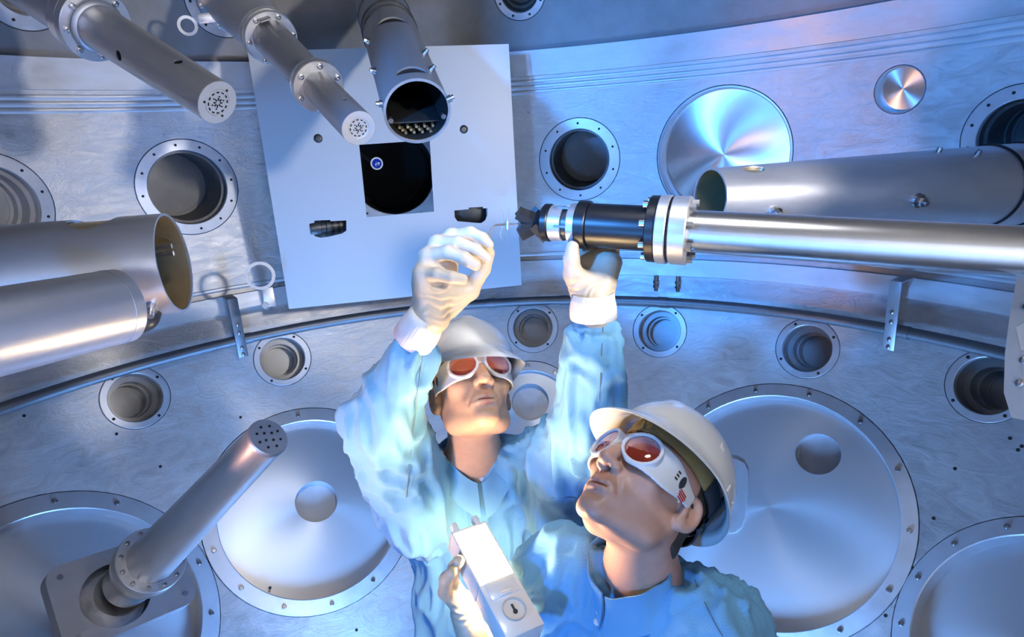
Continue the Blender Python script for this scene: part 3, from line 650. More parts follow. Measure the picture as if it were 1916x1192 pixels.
def rrect(a, b, rc, n=8):
    q = []
    for cx, cy, s0 in ((a-rc, b-rc, 0), (-a+rc, b-rc, 1), (-a+rc, -b+rc, 2), (a-rc, -b+rc, 3)):
        for k in range(n+1): an = (s0+k/n)*math.pi/2; q.append((cx+rc*math.cos(an), cy+rc*math.sin(an)))
    return q
pc = W(226, 1106, depth(t.T+zp*t.z)); lp = np.linalg.inv(t.Mn)@np.array([*pc, 1])
Mp = Matrix.Translation((lp[0], lp[1], zp)) @ Matrix.Rotation(math.radians(-18), 4, 'Z')
bp_ = mk('base_plate', xf(extrude_poly([rrect(.185, .125, .045), circle((-.03, -.015), .095, 48)], .05), Mp), M_STEEL2, t.root)
mk('base_recess', xf(mv(lathe([(.095, 0), (.095, -.045), (.088, -.045), (.088, -.05), (0, -.05)], 48), (-.03, -.015, 0)), Mp), M_STEEL, bp_)
for sx in (-1, 1):
    for sy in (-1, 1): mk('bolt', xf(mv(cyl(.008, -.002, .003, 10), (sx*.15, sy*.09, 0)), Mp), M_BOLT, bp_)
mk('base_post', xf(mv(cyl(.07, -.45, -.05, 24), (0, 0, 0)), Mp), M_STEEL2, bp_)

# ------------------------------------------------------------------ the target positioner
T_ = W(1000, 415, 1.135); t = Tube('target_positioner', 'long polished tube with black head and bolted flange held by the rear worker', 'positioner', T_, W(1900, 469, .86))
S = lambda x: t.s(x, 415+(x-1000)*.06)
rt = t.rad(39.5, S(1300))
zend = S(1900)-.35
mk('main_tube', pipe(rt, rt, zend, S(1288), .004, 72), M_POLISH, t.root)
def seg(name, x0, x1, px, m, hole=.01, bev=.0015):
    z0, z1 = S(x1), S(x0); r = t.rad(px, (z0+z1)/2)
    return mk(name, lathe([(hole, z0), (r-bev, z0), (r, z0+bev), (r, z1-bev), (r-bev, z1), (hole, z1)], 72, True), m, t.root)
f2 = seg('rear_flange', 1258, 1290, 64, M_STEEL, rt*.8); f1 = seg('front_flange', 1234, 1254, 64, M_STEEL, .02); seg('flange_gasket', 1253.5, 1258.5, 61, M_BLACK, .02)
seg('black_flange', 1216, 1233.5, 62, M_BLACK, .02); seg('black_body', 1104, 1216.5, 41.5, M_BLACK); seg('black_collar', 1084, 1104.5, 45, M_BLACK)
seg('steel_collar', 1069, 1084.5, 39, M_STEEL); seg('dark_joint', 1056, 1069.5, 29, M_DGREY); seg('steel_barrel', 1033, 1056.5, 33, M_STEEL); seg('front_ring', 1018, 1033.5, 35, M_BLACK, bev=.003)
for k in range(8):
    a = .35+k*math.pi/4; rc = t.rad(53, S(1270))
    for (z, dz, m) in ((S(1290), -.010, M_BOLT), (S(1217), .010, M_BOLT)):
        mk('bolt', mv(cyl(.0065, min(z, z+dz), max(z, z+dz), 6 if dz < 0 else 12), (rc*math.cos(a), rc*math.sin(a), 0)), m, f2 if dz < 0 else f1)
for k in range(5): mk('clip', mv(box(.006, .004, .022), (t.rad(33, S(1050))*math.cos(1.2*k), t.rad(33, S(1050))*math.sin(1.2*k), S(1058))), M_BOLT, t.root)
# black gripper of slanted blades on the nose
for (x0, y0, x1, y1, w) in ((1030, 405, 972, 440, .016), (1030, 425, 968, 398, .016), (1008, 392, 972, 432, .010), (1028, 440, 1000, 418, .018), (985, 400, 970, 410, .016)):
    a = W(x0, y0, 1.125); b = W(x1, y1, 1.13+random.uniform(-.02, .02)); d = b-a; Mg = frame(a, d, CAM-a)
    mk('gripper_blade', xf(lathe([(0, 0), (w, 0), (w*.75, np.linalg.norm(d)), (0, np.linalg.norm(d))], 4), Mg @ Matrix.Diagonal((1, .45, 1, 1))), M_BLACK, t.root, world=True, smooth=False)
mk('gripper_hub', lathe([(0, S(1035)), (t.rad(25, 0), S(1022)), (t.rad(17, 0), S(1000)), (t.rad(13, 0), S(980)), (0, S(972))], 20), M_BLACK, t.root)
mk('target_stalk', join(sweep([W(978, 420, 1.13), W(950, 419, 1.13)], .0015, 8), sweep([W(949, 411, 1.13), W(949, 430, 1.13)], .003, 8)), M_RAIL, t.root, world=True)
# bracket plate under the positioner at the right edge
Mq = frame(W(1947, 630, .86), CAM-W(1947, 630, .86))
t2 = root('support_plate', 'grey bolted support plate at the right picture edge under the long tube', 'bracket', Mq)
kx = .86/FPX
mk('plate', extrude_poly([[(-50*kx, 120*kx), (60*kx, 120*kx), (60*kx, -160*kx), (-20*kx, -160*kx), (-38*kx, -115*kx), (-47*kx, -40*kx), (-50*kx, 30*kx)]], .012), M_STEEL2, t2)
for x, y in ((-28, 52), (-18, -48), (-18, -92), (20, 40), (20, -60)): mk('bolt', mv(lathe([(6.5*kx, 0), (6.5*kx, .005), (3.2*kx, .006), (3.2*kx, .002), (0, .002)], 12), (x*kx, y*kx, 0)), M_BOLT, t2)
mk('sticker', mv(extrude_poly([[(-38*kx, 12*kx), (-20*kx, 30*kx), (-16*kx, -28*kx), (-24*kx, -30*kx)]], .001), (0, 0, .0015)), M_BOARD, t2)

# ------------------------------------------------------------------ ring gauges on little tabs
p = W(487, 516, 2.32); Mg = frame(p, CAM-p)
g = root('ring_gauge', 'small steel ring on an upright tab beside the lower left panel corner', 'ring', Mg)
kq = 2.32/FPX
mk('ring', lathe([(20.5*kq, -.006), (26.5*kq, -.006), (26.5*kq, .006), (20.5*kq, .006)], 40, True), M_STEEL2, g)
mk('tab', join(box(20*kq, 36*kq, .004, (8*kq, -42*kq, 0), .001)), M_STEEL, g)
pw = sph(500, 572); mk('tab_foot', sweep([W(496, 572, 2.32), W(502, 574, depth(pw)*.995)], .014, 4), M_STEEL2, g, world=True)
p = W(351, 48, 2.15); Mg = frame(p, CAM-p); kq = 2.15/FPX
g = root('ring_gauge', 'small translucent ring on a flat tab between the top snouts', 'ring', Mg)
mk('ring', lathe([(12*kq, -.005), (17.5*kq, -.005), (17.5*kq, .005), (12*kq, .005)], 36, True), M_STEEL2, g)
mk('tab', xf(box(50*kq, 17*kq, .004, (46*kq, 9*kq, 0), .001), Matrix.Rotation(.12, 4, 'Z')), M_STEEL, g)
mk('tab_foot', sweep([W(410, 36, 2.15), sph(440, 25)*.998], .010, 8), M_STEEL2, g, world=True)

# ================================================================== people
# ---- signed distance modelling, meshed with surface nets
def nets(fn, lo, hi, h, blk=8):
    lo = np.array(lo, np.float32); n = (np.ceil((np.array(hi)-lo)/h).astype(int)//blk+1)*blk; nx, ny, nz = n+1
    bx = n//blk
    ci = np.stack(np.meshgrid(*[np.arange(b) for b in bx], indexing='ij'), -1).reshape(-1, 3)
    cc = (lo+(ci*blk+blk/2)*h).astype(np.float32); dc = fn(cc); act = np.abs(dc) < blk*h*1.25
    D = np.full((nx, ny, nz), 1.0, np.float32)
    for c, d in zip(ci[~act & (dc < 0)], dc[~act & (dc < 0)]):
        D[c[0]*blk:c[0]*blk+blk+1, c[1]*blk:c[1]*blk+blk+1, c[2]*blk:c[2]*blk+blk+1] = -1.0
    g = np.stack(np.meshgrid(*[np.arange(blk+1)]*3, indexing='ij'), -1).reshape(1, -1, 3)
    idx = (ci[act][:, None, :]*blk+g).reshape(-1, 3)
    for k in range(0, len(idx), 800000):
        q = idx[k:k+800000]; D[q[:, 0], q[:, 1], q[:, 2]] = fn((lo+q*h).astype(np.float32))
    S = D < 0
    cs = sum(S[a:nx-1+a, b:ny-1+b, c:nz-1+c].astype(np.int8) for a in (0, 1) for b in (0, 1) for c in (0, 1))
    mask = (cs > 0) & (cs < 8); cell = np.argwhere(mask)
    offs = np.array([(a, b, c) for a in (0, 1) for b in (0, 1) for c in (0, 1)])
    dv = np.stack([D[cell[:, 0]+o[0], cell[:, 1]+o[1], cell[:, 2]+o[2]] for o in offs], 1)
    acc = np.zeros((len(cell), 3)); cnt = np.zeros(len(cell))
    for i in range(8):
        for j in range(i+1, 8):
            if np.abs(offs[i]-offs[j]).sum() != 1: continue
            m = (dv[:, i] < 0) != (dv[:, j] < 0); tt = dv[m, i]/(dv[m, i]-dv[m, j])
            acc[m] += offs[i]+tt[:, None]*(offs[j]-offs[i]); cnt[m] += 1
    V = lo+(cell+acc/cnt[:, None])*h
    ids = np.full(mask.shape, -1, np.int64); ids[mask] = np.arange(len(cell)); F = []
    for ax in range(3):
        a, b = [k for k in range(3) if k != ax]
        s0 = np.take(S, range(S.shape[ax]-1), ax); s1 = np.take(S, range(1, S.shape[ax]), ax)
        e = np.argwhere(s0 != s1); e = e[(e[:, a] > 0) & (e[:, b] > 0) & (e[:, a] < S.shape[a]-1) & (e[:, b] < S.shape[b]-1)]
        def cid(da, db):
            q = e.copy(); q[:, a] -= da; q[:, b] -= db; return ids[q[:, 0], q[:, 1], q[:, 2]]
        quad = np.stack([cid(1, 1), cid(0, 1), cid(0, 0), cid(1, 0)], 1)
        ins = S[e[:, 0], e[:, 1], e[:, 2]]
        if ax == 1: ins = ~ins
        quad[~ins] = quad[~ins][:, ::-1]; F.append(quad)
    F = np.concatenate(F); F = F[(F >= 0).all(1)]
    return V, F.tolist()
def smin(a, b, k):
    hh = np.clip(.5+.5*(b-a)/k, 0, 1); return b+(a-b)*hh-k*hh*(1-hh)
def smax(a, b, k): return -smin(-a, -b, k)
def ell(P, c, r, Rm=None):
    q = P-np.array(c, np.float32)
    if Rm is not None: q = q@np.array(Rm, np.float32)
    r = np.array(r, np.float32); k0 = np.sqrt(((q/r)**2).sum(1)); k1 = np.sqrt(((q/(r*r))**2).sum(1))+1e-9
    return k0*(k0-1)/k1
def cone(P, a, b, ra, rb):
    a = np.array(a, np.float32); b = np.array(b, np.float32); ab = b-a; t = np.clip(((P-a)@ab)/(ab@ab+1e-12), 0, 1)
    return np.sqrt(((P-a-t[:, None]*ab)**2).sum(1))-(ra+(rb-ra)*t)
def chain(P, pts, rad, k=.004):
    d = None
    for i in range(len(pts)-1):
        e = cone(P, pts[i], pts[i+1], rad[i], rad[i+1]); d = e if d is None else smin(d, e, k)
    return d
def normals(VF):
    me = bpy.data.meshes.new('t'); me.from_pydata(np.asarray(VF[0]).tolist(), [], VF[1]); me.update()
    n = np.zeros(len(me.vertices)*3); me.vertices.foreach_get('normal', n); bpy.data.meshes.remove(me); return n.reshape(-1, 3)
def relax(VF, n=2, f=.5):
    V, F = VF; V = np.array(V, float); Fa = np.array(F); e = np.concatenate([Fa[:, [0, 1]], Fa[:, [1, 2]], Fa[:, [2, 3]], Fa[:, [3, 0]]])
    for _ in range(n):
        s = np.zeros_like(V); c = np.zeros(len(V))
        np.add.at(s, e[:, 0], V[e[:, 1]]); np.add.at(s, e[:, 1], V[e[:, 0]]); np.add.at(c, e[:, 0], 1); np.add.at(c, e[:, 1], 1)
        V = V+(s/c[:, None]-V)*f
    return V, F
def sstep(x, a, b):
    t = np.clip((x-a)/(b-a), 0, 1); return t*t*(3-2*t)
from mathutils.bvhtree import BVHTree
def bvh(VF): return BVHTree.FromPolygons([tuple(v) for v in VF[0]], VF[1])
def surf(tree, x, y, off=.002):
    """point on a modelled surface behind picture point x,y"""
    d = Vector(ray(x, y)).normalized(); h_ = tree.ray_cast(Vector(CAM), d)
    if h_[0] is None: return None
    return np.array(h_[0])+np.array(h_[1])*off*(1 if h_[1].dot(d) < 0 else -1)

# ---- head
def head_sdf(P, neck, brow=.0):
    X = P.copy(); X[:, 0] = np.abs(X[:, 0])
    d = ell(X, (0, .012, .035), (.076, .096, .088))
    d = smin(d, ell(X, (0, -.030, -.035), (.063, .066, .080)), .03)
    d = smin(d, cone(X, (.053, .005, -.055), (.046, -.008, -.082), .018, .017), .03)
    d = smin(d, cone(X, (.046, -.008, -.082), (.012, -.076, -.108), .017, .014), .022)
    d = smin(d, ell(X, (0, -.082, -.108), (.021, .017, .017)), .016)
    d = smin(d, ell(X, (.042, -.066, -.028), (.022, .018, .016)), .02)
    d = smin(d, cone(X, (0, -.090, .026), (.040, -.076, .026), .012, .011), .02)
    d = smax(d, -ell(X, (.033, -.100, .002), (.019, .014, .012)), .012)
    d = smin(d, ell(X, (.032, -.079, .001), (.013, .012, .011)), .004)
    d = smin(d, ell(X, (0, -.081, -.073), (.033, .020, .025)), .02)
    d = smin(d, cone(X, (0, -.094, .012), (0, -.116, -.036), .0085, .0120), .010)
    d = smin(d, ell(X, (0, -.119, -.041), (.0115, .011, .0100)), .006)
    d = smin(d, ell(X, (.0140, -.104, -.043), (.0085, .012, .0092)), .006)
    d = smax(d, -ell(X, (.0078, -.111, -.0525), (.0048, .0072, .0060)), .0025)
    up_ = cone(X, (0, -.1005, -.0705), (.014, -.0975, -.0700), .0050, .0045); up_ = smin(up_, cone(X, (.014, -.0975, -.0700), (.030, -.0850, -.0768), .0045, .002), .004)
    lo_ = cone(X, (0, -.0988, -.0828), (.014, -.0962, -.0822), .0060, .0052); lo_ = smin(lo_, cone(X, (.014, -.0962, -.0822), (.029, -.0850, -.0772), .0052, .002), .004)
    d = smin(d, up_, .005); d = smin(d, lo_, .006)
    d = smax(d, -ell(X, (0, -.101, -.0767), (.029, .011, .0014)), .002)
    d = smax(d, -cone(X, (.021, -.098, -.052), (.034, -.086, -.078), .0015, .001), .008)
    d = smax(d, -ell(X, (0, -.101, -.094), (.018, .006, .004)), .010)
    er = ell(X, (.080, .014, -.012), (.0085, .020, .032), rodr((0, 0, -.35))); er = smin(er, ell(X, (.076, .006, -.036), (.007, .010, .011)), .008)
    er = smax(er, -ell(X, (.087, .011, -.008), (.0085, .0125, .0205), rodr((0, 0, -.35))), .004)
    er = smin(er, ell(X, (.079, .002, -.016), (.004, .005, .008)), .005)
    d = smin(d, er, .006)
    d = smin(d, cone(P, (0, .028, -.045), neck, .056, .060), .022)
    d = smin(d, cone(X, (.047, .018, -.05), (.012, neck[1]-.05 if False else -.005, -.17), .010, .010), .02) if False else d
    return d
def make_head(person, loc, Mh, sc, neck_w, skin):
    loc = np.array(loc); Mh = np.array(Mh); nl = Mh.T@(np.array(neck_w)-loc)/sc
    a = np.array([0, .028, -.045]); nl2 = nl+(nl-a)/np.linalg.norm(nl-a)*.03
    lo = np.minimum([-.098, -.14, -.14], nl2-.085); hi = np.maximum([.098, .125, .14], nl2+.085)
    def fn(P):
        d = head_sdf(P, nl2)
        return smin(d, ell(P, nl2, (.10, .075, .04), None), .05)
    VF = nets(fn, lo, hi, .0027); VF = relax(VF, 1, .4); V = np.array(VF[0])
    X = V.copy(); X[:, 0] = np.abs(X[:, 0])
    lip = np.minimum(cone(X, (0, -.1005, -.0705), (.028, -.0865, -.0762), .0050, .003), cone(X, (0, -.0988, -.0828), (.028, -.0860, -.0777), .0060, .003))
    tint = np.zeros((len(V), 4)); tint[:, 3] = 1; tint[:, 0] = 1-sstep(lip, -.0005, .0025)
    bd = sstep(-V[:, 2], .050, .066)*sstep(-V[:, 1], -.035, .0)*(1-sstep(-V[:, 2], .135, .165))*(1-tint[:, 0])
    bd = np.maximum(bd, (1-sstep(np.hypot(X[:, 0]/1.3, V[:, 2]+.058), .012, .022))*(V[:, 1] < -.07)*(1-tint[:, 0]))
    tint[:, 1] = .55*bd
    Vw = loc+sc*(V@Mh.T)
    o = mk('body', (Vw, VF[1]), skin, person, world=True, sharp=None)
    ca = o.data.color_attributes.new('tint', 'FLOAT_COLOR', 'POINT'); ca.data.foreach_set('color', tint.ravel())
    return o
def local_to_world(VF, loc, Mh, sc): return np.array(loc)+sc*(np.asarray(VF[0], float)@np.array(Mh).T), VF[1]
# ---- goggles
GA, GB, GC, GP = .0795, .098, -.010, 2.7
def gx_y(x): return GC-GB*(1-min(1, abs(x)/GA)**GP)**(1/GP)
def goggles(person, loc, Mh, sc, sticker=False):
    yaw = math.atan2(gx_y(.050)-gx_y(.022), .028)
    def lensq(P, s):
        c = np.array([s*.0365, gx_y(.0365), .001]); q = P-c.astype(np.float32); a = s*yaw; ca, sa = math.cos(a), math.sin(a)
        return q[:, 0]*ca+q[:, 1]*sa, -q[:, 0]*sa+q[:, 1]*ca, q[:, 2]
    def fn(P):
        x = np.abs(P[:, 0]); e = ((x/GA)**GP+(np.abs(P[:, 1]-GC)/GB)**GP)**(1/GP)
        sh = np.abs((e-1)*.085)-.0020
        k = sstep(P[:, 1], -.075, .0)
        zt = .027-.008*np.exp(-(x/.014)**2)-.012*k; zb = -.033+.034*np.exp(-(x/.0155)**2)+.020*k
        d = smax(sh, np.maximum(P[:, 2]-zt, zb-P[:, 2]), .004); d = smax(d, P[:, 1]-.004, .003)
        for s in (-1, 1):
            u, v, w = lensq(P, s); ee = (np.sqrt((u/.0275)**2+(w/.0245)**2)-1)*.0255
            d = smin(d, np.maximum(np.abs(ee-.0025)-.0030, np.abs(v)-.0042), .003)
            d = smax(d, -np.maximum(ee, np.abs(v)-.02), .0015)
        return d
    VF = relax(nets(fn, (-.09, -.122, -.042), (.09, .012, .036), .0019, 6), 1, .4)
    g = mk('goggles', local_to_world(VF, loc, Mh, sc), M_GOGGLE, person, world=True, sharp=None); g['label'] = 'white laser safety goggles with red lenses'
    for s in (-1, 1):
        dm = lathe([(0, -.0045), (.5, -.0037), (.85, -.0018), (1.0, .0004), (1.0, .0016), (.85, .0004), (.5, -.0014), (0, -.0022)], 40)
        V = np.array(dm[0]); a = s*yaw; c = np.array([s*.0365, gx_y(.0365), .001])
        L = np.stack([V[:, 0]*.0280*math.cos(a)-V[:, 2]*math.sin(a), V[:, 0]*.0280*math.sin(a)+V[:, 2]*math.cos(a), V[:, 1]*.0250], 1)+c
        l = mk('lens', local_to_world((L, dm[1]), loc, Mh, sc), M_LENS, g, world=True); l['label'] = 'dark red oval lens'
    def patch(name, pts, m, s, th=.0008, off=.0022):
        """flat patch on the side shield: pts are (distance back along the side, height)"""
        Q = []
        for o_ in (off, off+th):
            for (yy, zz) in pts:
                xx = GA*(1-min(1, abs(yy-GC)/GB)**GP)**(1/GP)+o_; Q.append((s*xx, yy, zz))
        n = len(pts); F = [tuple(range(n)), tuple(range(2*n-1, n-1, -1))]+[(i, (i+1) % n, n+(i+1) % n, n+i) for i in range(n)]
        return mk(name, local_to_world((Q, F), loc, Mh, sc), m, g, world=True, smooth=False)
    for s in (-1, 1):
        patch('side_vent', [(-.040+.006*math.cos(a), .004+.011*math.sin(a)) for a in np.linspace(0, 2*math.pi, 14, endpoint=False)], M_STRAP, s)
    if sticker:
        patch('sticker', [(-.030, .006), (-.016, -.010), (-.027, -.024), (-.041, -.010)], M_GOGGLE, 1, off=.0026)
        for k in range(4):
            zz = -.006-.004*k; w = .010-.0012*abs(k-1)
            patch('sticker_stripe', [(-.0285-w, zz+.001), (-.0285+w, zz+.001), (-.0285+w, zz-.001), (-.0285-w, zz-.001)], M_RED, 1, off=.0034)
        for k in range(3):
            zz = .012-.006*k; patch('printed_mark', [(-.058, zz), (-.052, zz), (-.052, zz-.003), (-.058, zz-.003)], M_STRAP, 1, off=.0026, th=.0003)
    # strap round the back of the head
    pts = [(GA*math.cos(a)*.99, .002+.106*math.sin(a), .004+.02*math.sin(a)) for a in np.linspace(0, math.pi, 25)]
    V = []; F = []
    for i, p in enumerate(pts):
        for dz, do in ((-.007, 0), (.007, 0), (.007, .0015), (-.007, .0015)):
            r_ = np.array([p[0], p[1], 0]); r_ /= np.linalg.norm(r_)+1e-9; V.append(np.array(p)+r_*do+np.array([0, 0, dz]))
        if i:
            for k in range(4): F.append((4*i-4+k, 4*i-4+(k+1) % 4, 4*i+(k+1) % 4, 4*i+k))
    mk('goggle_strap', local_to_world((V, F), loc, Mh, sc), M_STRAP, g, world=True)
    return g
# ---- helmet
def helmet(person, loc, Mh, sc, tilt=0.0, lift=0.0, fit=1.0):
    c = np.array([0, .016, .046+lift]); ax, ay, az = .110*fit, .136*fit, .120*fit; ns = 96
    Rt = rodr((tilt+1e-9, 0, 0))
    def dome(phi, th, off):
        x = (ax-off)*math.sin(phi)*math.cos(th); y = (ay-off)*math.sin(phi)*math.sin(th); z = (az-off)*math.cos(phi)
        rid = .006*math.exp(-(x/.020)**2)*sstep(np.array(z), .02, .06)*(y > -.11)
        return np.array([x, y, z+float(rid)])
    def brim(th, f, dz):
        fr = max(0, -math.sin(th)); w = .010+.036*fr**2.0
        x = ax*math.cos(th); y = ay*math.sin(th); n_ = np.array([math.cos(th)/ax, math.sin(th)/ay]); n_ /= np.linalg.norm(n_)
        return np.array([x+n_[0]*w*f, y+n_[1]*w*f, -.004*f-.046*fr**1.6*f+dz])
    rings = []
    th = [2*math.pi*k/ns for k in range(ns)]
    for k in range(1, 19): rings.append([dome(math.pi/2*k/18, t_, 0) for t_ in th])
    for f in (.3, .65, .95): rings.append([brim(t_, f, -.003*f) for t_ in th])
    rings.append([brim(t_, 1.0, -.007) for t_ in th]); rings.append([brim(t_, .93, -.0085) for t_ in th])
    for f in (.6, .25): rings.append([brim(t_, f, -.006) for t_ in th])
    for k in range(18, 0, -1): rings.append([dome(math.pi/2*k/18, t_, .004) for t_ in th])
    V = [dome(0, 0, 0)]+[p for r_ in rings for p in r_]+[dome(0, 0, .004)]; F = []
    for k in range(ns): F.append((0, 1+(k+1) % ns, 1+k)[::-1])
    for i in range(len(rings)-1):
        for k in range(ns): a = 1+i*ns+k; b = 1+i*ns+(k+1) % ns; F.append((a, a+ns, b+ns, b))
    last = 1+(len(rings)-1)*ns
    for k in range(ns): F.append((len(V)-1, last+k, last+(k+1) % ns))
    V = np.array(V)@Rt.T+c
    hm = mk('helmet', local_to_world((V, F), loc, Mh, sc), M_HELM, person, world=True, sharp=50); hm['label'] = 'white hard hat'
    def ring_band(name, r_x, r_y, z0, z1, a0, a1, m, th_=.003):
        an = np.linspace(a0, a1, 60); V = []; F = []
        for i, a in enumerate(an):
            for (rr, z) in ((0, z0), (0, z1), (th_, z1), (th_, z0)): V.append(((r_x+rr)*math.cos(a), (r_y+rr)*math.sin(a), z))
            if i:
                for k in range(4): F.append((4*i-4+k, 4*i-4+(k+1) % 4, 4*i+(k+1) % 4, 4*i+k))
        V = np.array(V)@Rt.T+c; return mk(name, local_to_world((V, F), loc, Mh, sc), m, hm, world=True)
    ring_band('sweatband', .081, .104, -.018, .018, math.pi*.98, math.pi*2.02, M_TAN)
    ring_band('headband', .083, .106, -.022, .014, -.05, math.pi*1.05, M_STRAP)
    ring_band('nape_strap', .080, .104, -.052, -.030, .45, math.pi-.45, M_STRAP)
    for a in (.55, 2.6): ring_band('harness_strap', .083, .106, -.035, .05, a-.09, a+.09, M_STRAP, .004)
    kb = xf(lathe([(.012, 0), (.012, .010), (.008, .013), (0, .013)], 16), Matrix.Translation((0, .106, -.046)) @ Matrix.Rotation(-math.pi/2, 4, 'X'))
    mk('adjuster_knob', local_to_world((np.array(kb[0])@Rt.T+c, kb[1]), loc, Mh, sc), M_STRAP, hm, world=True)
    for s in (-1, 1):      # slots for ear muffs and vent holes on the shell
        for (a, z, w_, h_) in ((.10, .012, .012, .016), (.35, .016, .006, .006), (-.35, .05, .010, .014)):
            ca = math.cos(a) if s > 0 else -math.cos(a); p = dome(math.acos(np.clip(z/az, -1, 1)), math.atan2(math.sin(a), ca), 0)
            n_ = p/np.array([ax*ax, ay*ay, az*az]); n_ /= np.linalg.norm(n_); b_ = xf(box(w_, h_, .003, (0, 0, 0), .001), frame(p, n_))
            mk('shell_lug', local_to_world((np.array(b_[0])@Rt.T+c, b_[1]), loc, Mh, sc), M_HELM, hm, world=True)
    return hm
def hair(person, loc, Mh, sc):
    def fn(P):
        X = P.copy(); X[:, 0] = np.abs(X[:, 0])
        d = ell(X, (0, .013, .035), (.079, .099, .091)); d = smin(d, ell(X, (0, .055, -.045), (.055, .05, .05)), .02)
        d = smax(d, -(P[:, 1]-.015+.25*np.maximum(P[:, 2], 0)-.0), .004); return smax(d, -.055-P[:, 2], .006)
    mk('hair', local_to_world(relax(nets(fn, (-.09, -.01, -.09), (.09, .125, .135), .004), 1), loc, Mh, sc), M_HAIR, person, world=True, sharp=None)
# ---- clothing
def ridged(p): return 1-2*abs(noise.noise(p))
def drape(VF, amp, zones=(), fr=(19, 19, 4.2), seed=0.0):
    """long soft folds running down the cloth; zones add tight gathers near a cuff"""
    V, F = VF; V = np.array(V, float); N = normals((V, F)); out = V.copy()
    for i, (p, n_) in enumerate(zip(V, N)):
        w = noise.noise(Vector((p[0]*3.5+seed, p[1]*3.5, p[2]*3.5)))
        q = Vector((p[0]*fr[0]+w*2.2+seed, p[1]*fr[1]+w*2.0, p[2]*fr[2]+w*2.5)); r1_ = max(0, ridged(q)); r2_ = max(0, ridged(q*1.9+Vector((3, 1, 7))))
        d = amp*(1.5*r1_*r1_-.55)+amp*.55*(r2_*r2_-.35)
        for (c, axd, rr, am, nf) in zones:
            v = p-c; s_ = v@axd; ra = np.linalg.norm(v-s_*axd)
            if abs(s_) < .09 and ra < .12:
                e1 = np.cross(axd, [0.3, 1, .2]); e1 /= np.linalg.norm(e1); e2 = np.cross(axd, e1)
                d += am*math.cos(nf*math.atan2(v@e2, v@e1))*math.exp(-max(0, s_)/.03)
        out[i] = p+n_*d
    return relax((out, F), 1, .5)
def collar(person, c, axis, front, rx, ry, hgt, dip, gap, slant):
    axis = np.array(axis, float); axis /= np.linalg.norm(axis); f = np.array(front, float); f -= axis*(f@axis); f /= np.linalg.norm(f); sd = np.cross(axis, f)
    V = []; F = []; n = 64
    for i in range(n+1):
        a = gap+(2*math.pi-2*gap)*i/n; dd = min(a, 2*math.pi-a); lowr = dip*math.exp(-(dd/.62)**2)
        rows = [(1.25, -.030-lowr*1.25), (1.06, .0-lowr), (1.0, hgt*.6-lowr), (.99, hgt-lowr), (.955, hgt-lowr), (.95, hgt*.5-lowr), (1.0, -.01-lowr)]
        fl = 1+.02*math.sin(9*a)
        for (k, z) in rows: V.append(np.array(c)+axis*(z+slant*math.cos(a))+f*(rx*k*fl*math.cos(a))+sd*(ry*k*fl*math.sin(a)))
        m_ = len(rows)
        if i:
            for k in range(m_): F.append(((i-1)*m_+k, i*m_+k, i*m_+(k+1) % m_, (i-1)*m_+(k+1) % m_))
    F.append(tuple(range(m_))); F.append(tuple(range(n*m_, n*m_+m_))[::-1])
    return mk('collar', (V, F), M_GOWN, person, world=True, sharp=60)
def cuff(person, a, b, ra, rb):
    a = np.array(a); b = np.array(b); L_ = np.linalg.norm(b-a); seg_ = 120; V = []; F = []
    prof = [(ra*.9, .004), (ra, 0), (ra*1.02, L_*.3), ((ra+rb)/2*1.04, L_*.6), (rb, L_), (rb*.92, L_)]
    for r_, z in prof:
        for k in range(seg_): t_ = 2*math.pi*k/seg_; rr = r_*(1+.012*math.cos(40*t_)); V.append((rr*math.cos(t_), rr*math.sin(t_), z))
    for i in range(len(prof)-1):
        for k in range(seg_): F.append((i*seg_+k, i*seg_+(k+1) % seg_, (i+1)*seg_+(k+1) % seg_, (i+1)*seg_+k))
    return mk('cuff', xf((V, F), frame(a, b-a, (.3, 1, .2))), M_CUFF, person, world=True, sharp=None)
def glove(person, prims, lo, hi, wrist=None, label=None, folds=()):
    VF = relax(nets(prims, lo, hi, .0021), 1, .4)
    if folds:
        V = np.array(VF[0], float); N = normals((V, VF[1]))
        for (c, ax_, per, am, ext) in folds:
            c = np.array(c); ax_ = np.array(ax_, float); ax_ /= np.linalg.norm(ax_); s_ = (V-c)@ax_; r_ = np.linalg.norm(V-c, axis=1)
            wob = np.array([noise.noise(Vector(p*28)) for p in V])
            V = V+N*(am*np.cos(2*math.pi*(s_/per+wob*1.6))*np.exp(-(r_/ext)**2))[:, None]
        VF = (V, VF[1])
    g = mk('glove', VF, M_GLOVE, person, world=True, sharp=None)
    if label: g['label'] = label
    return g
def bounds(pts, m=.045): P = np.array(pts); return P.min(0)-m, P.max(0)+m

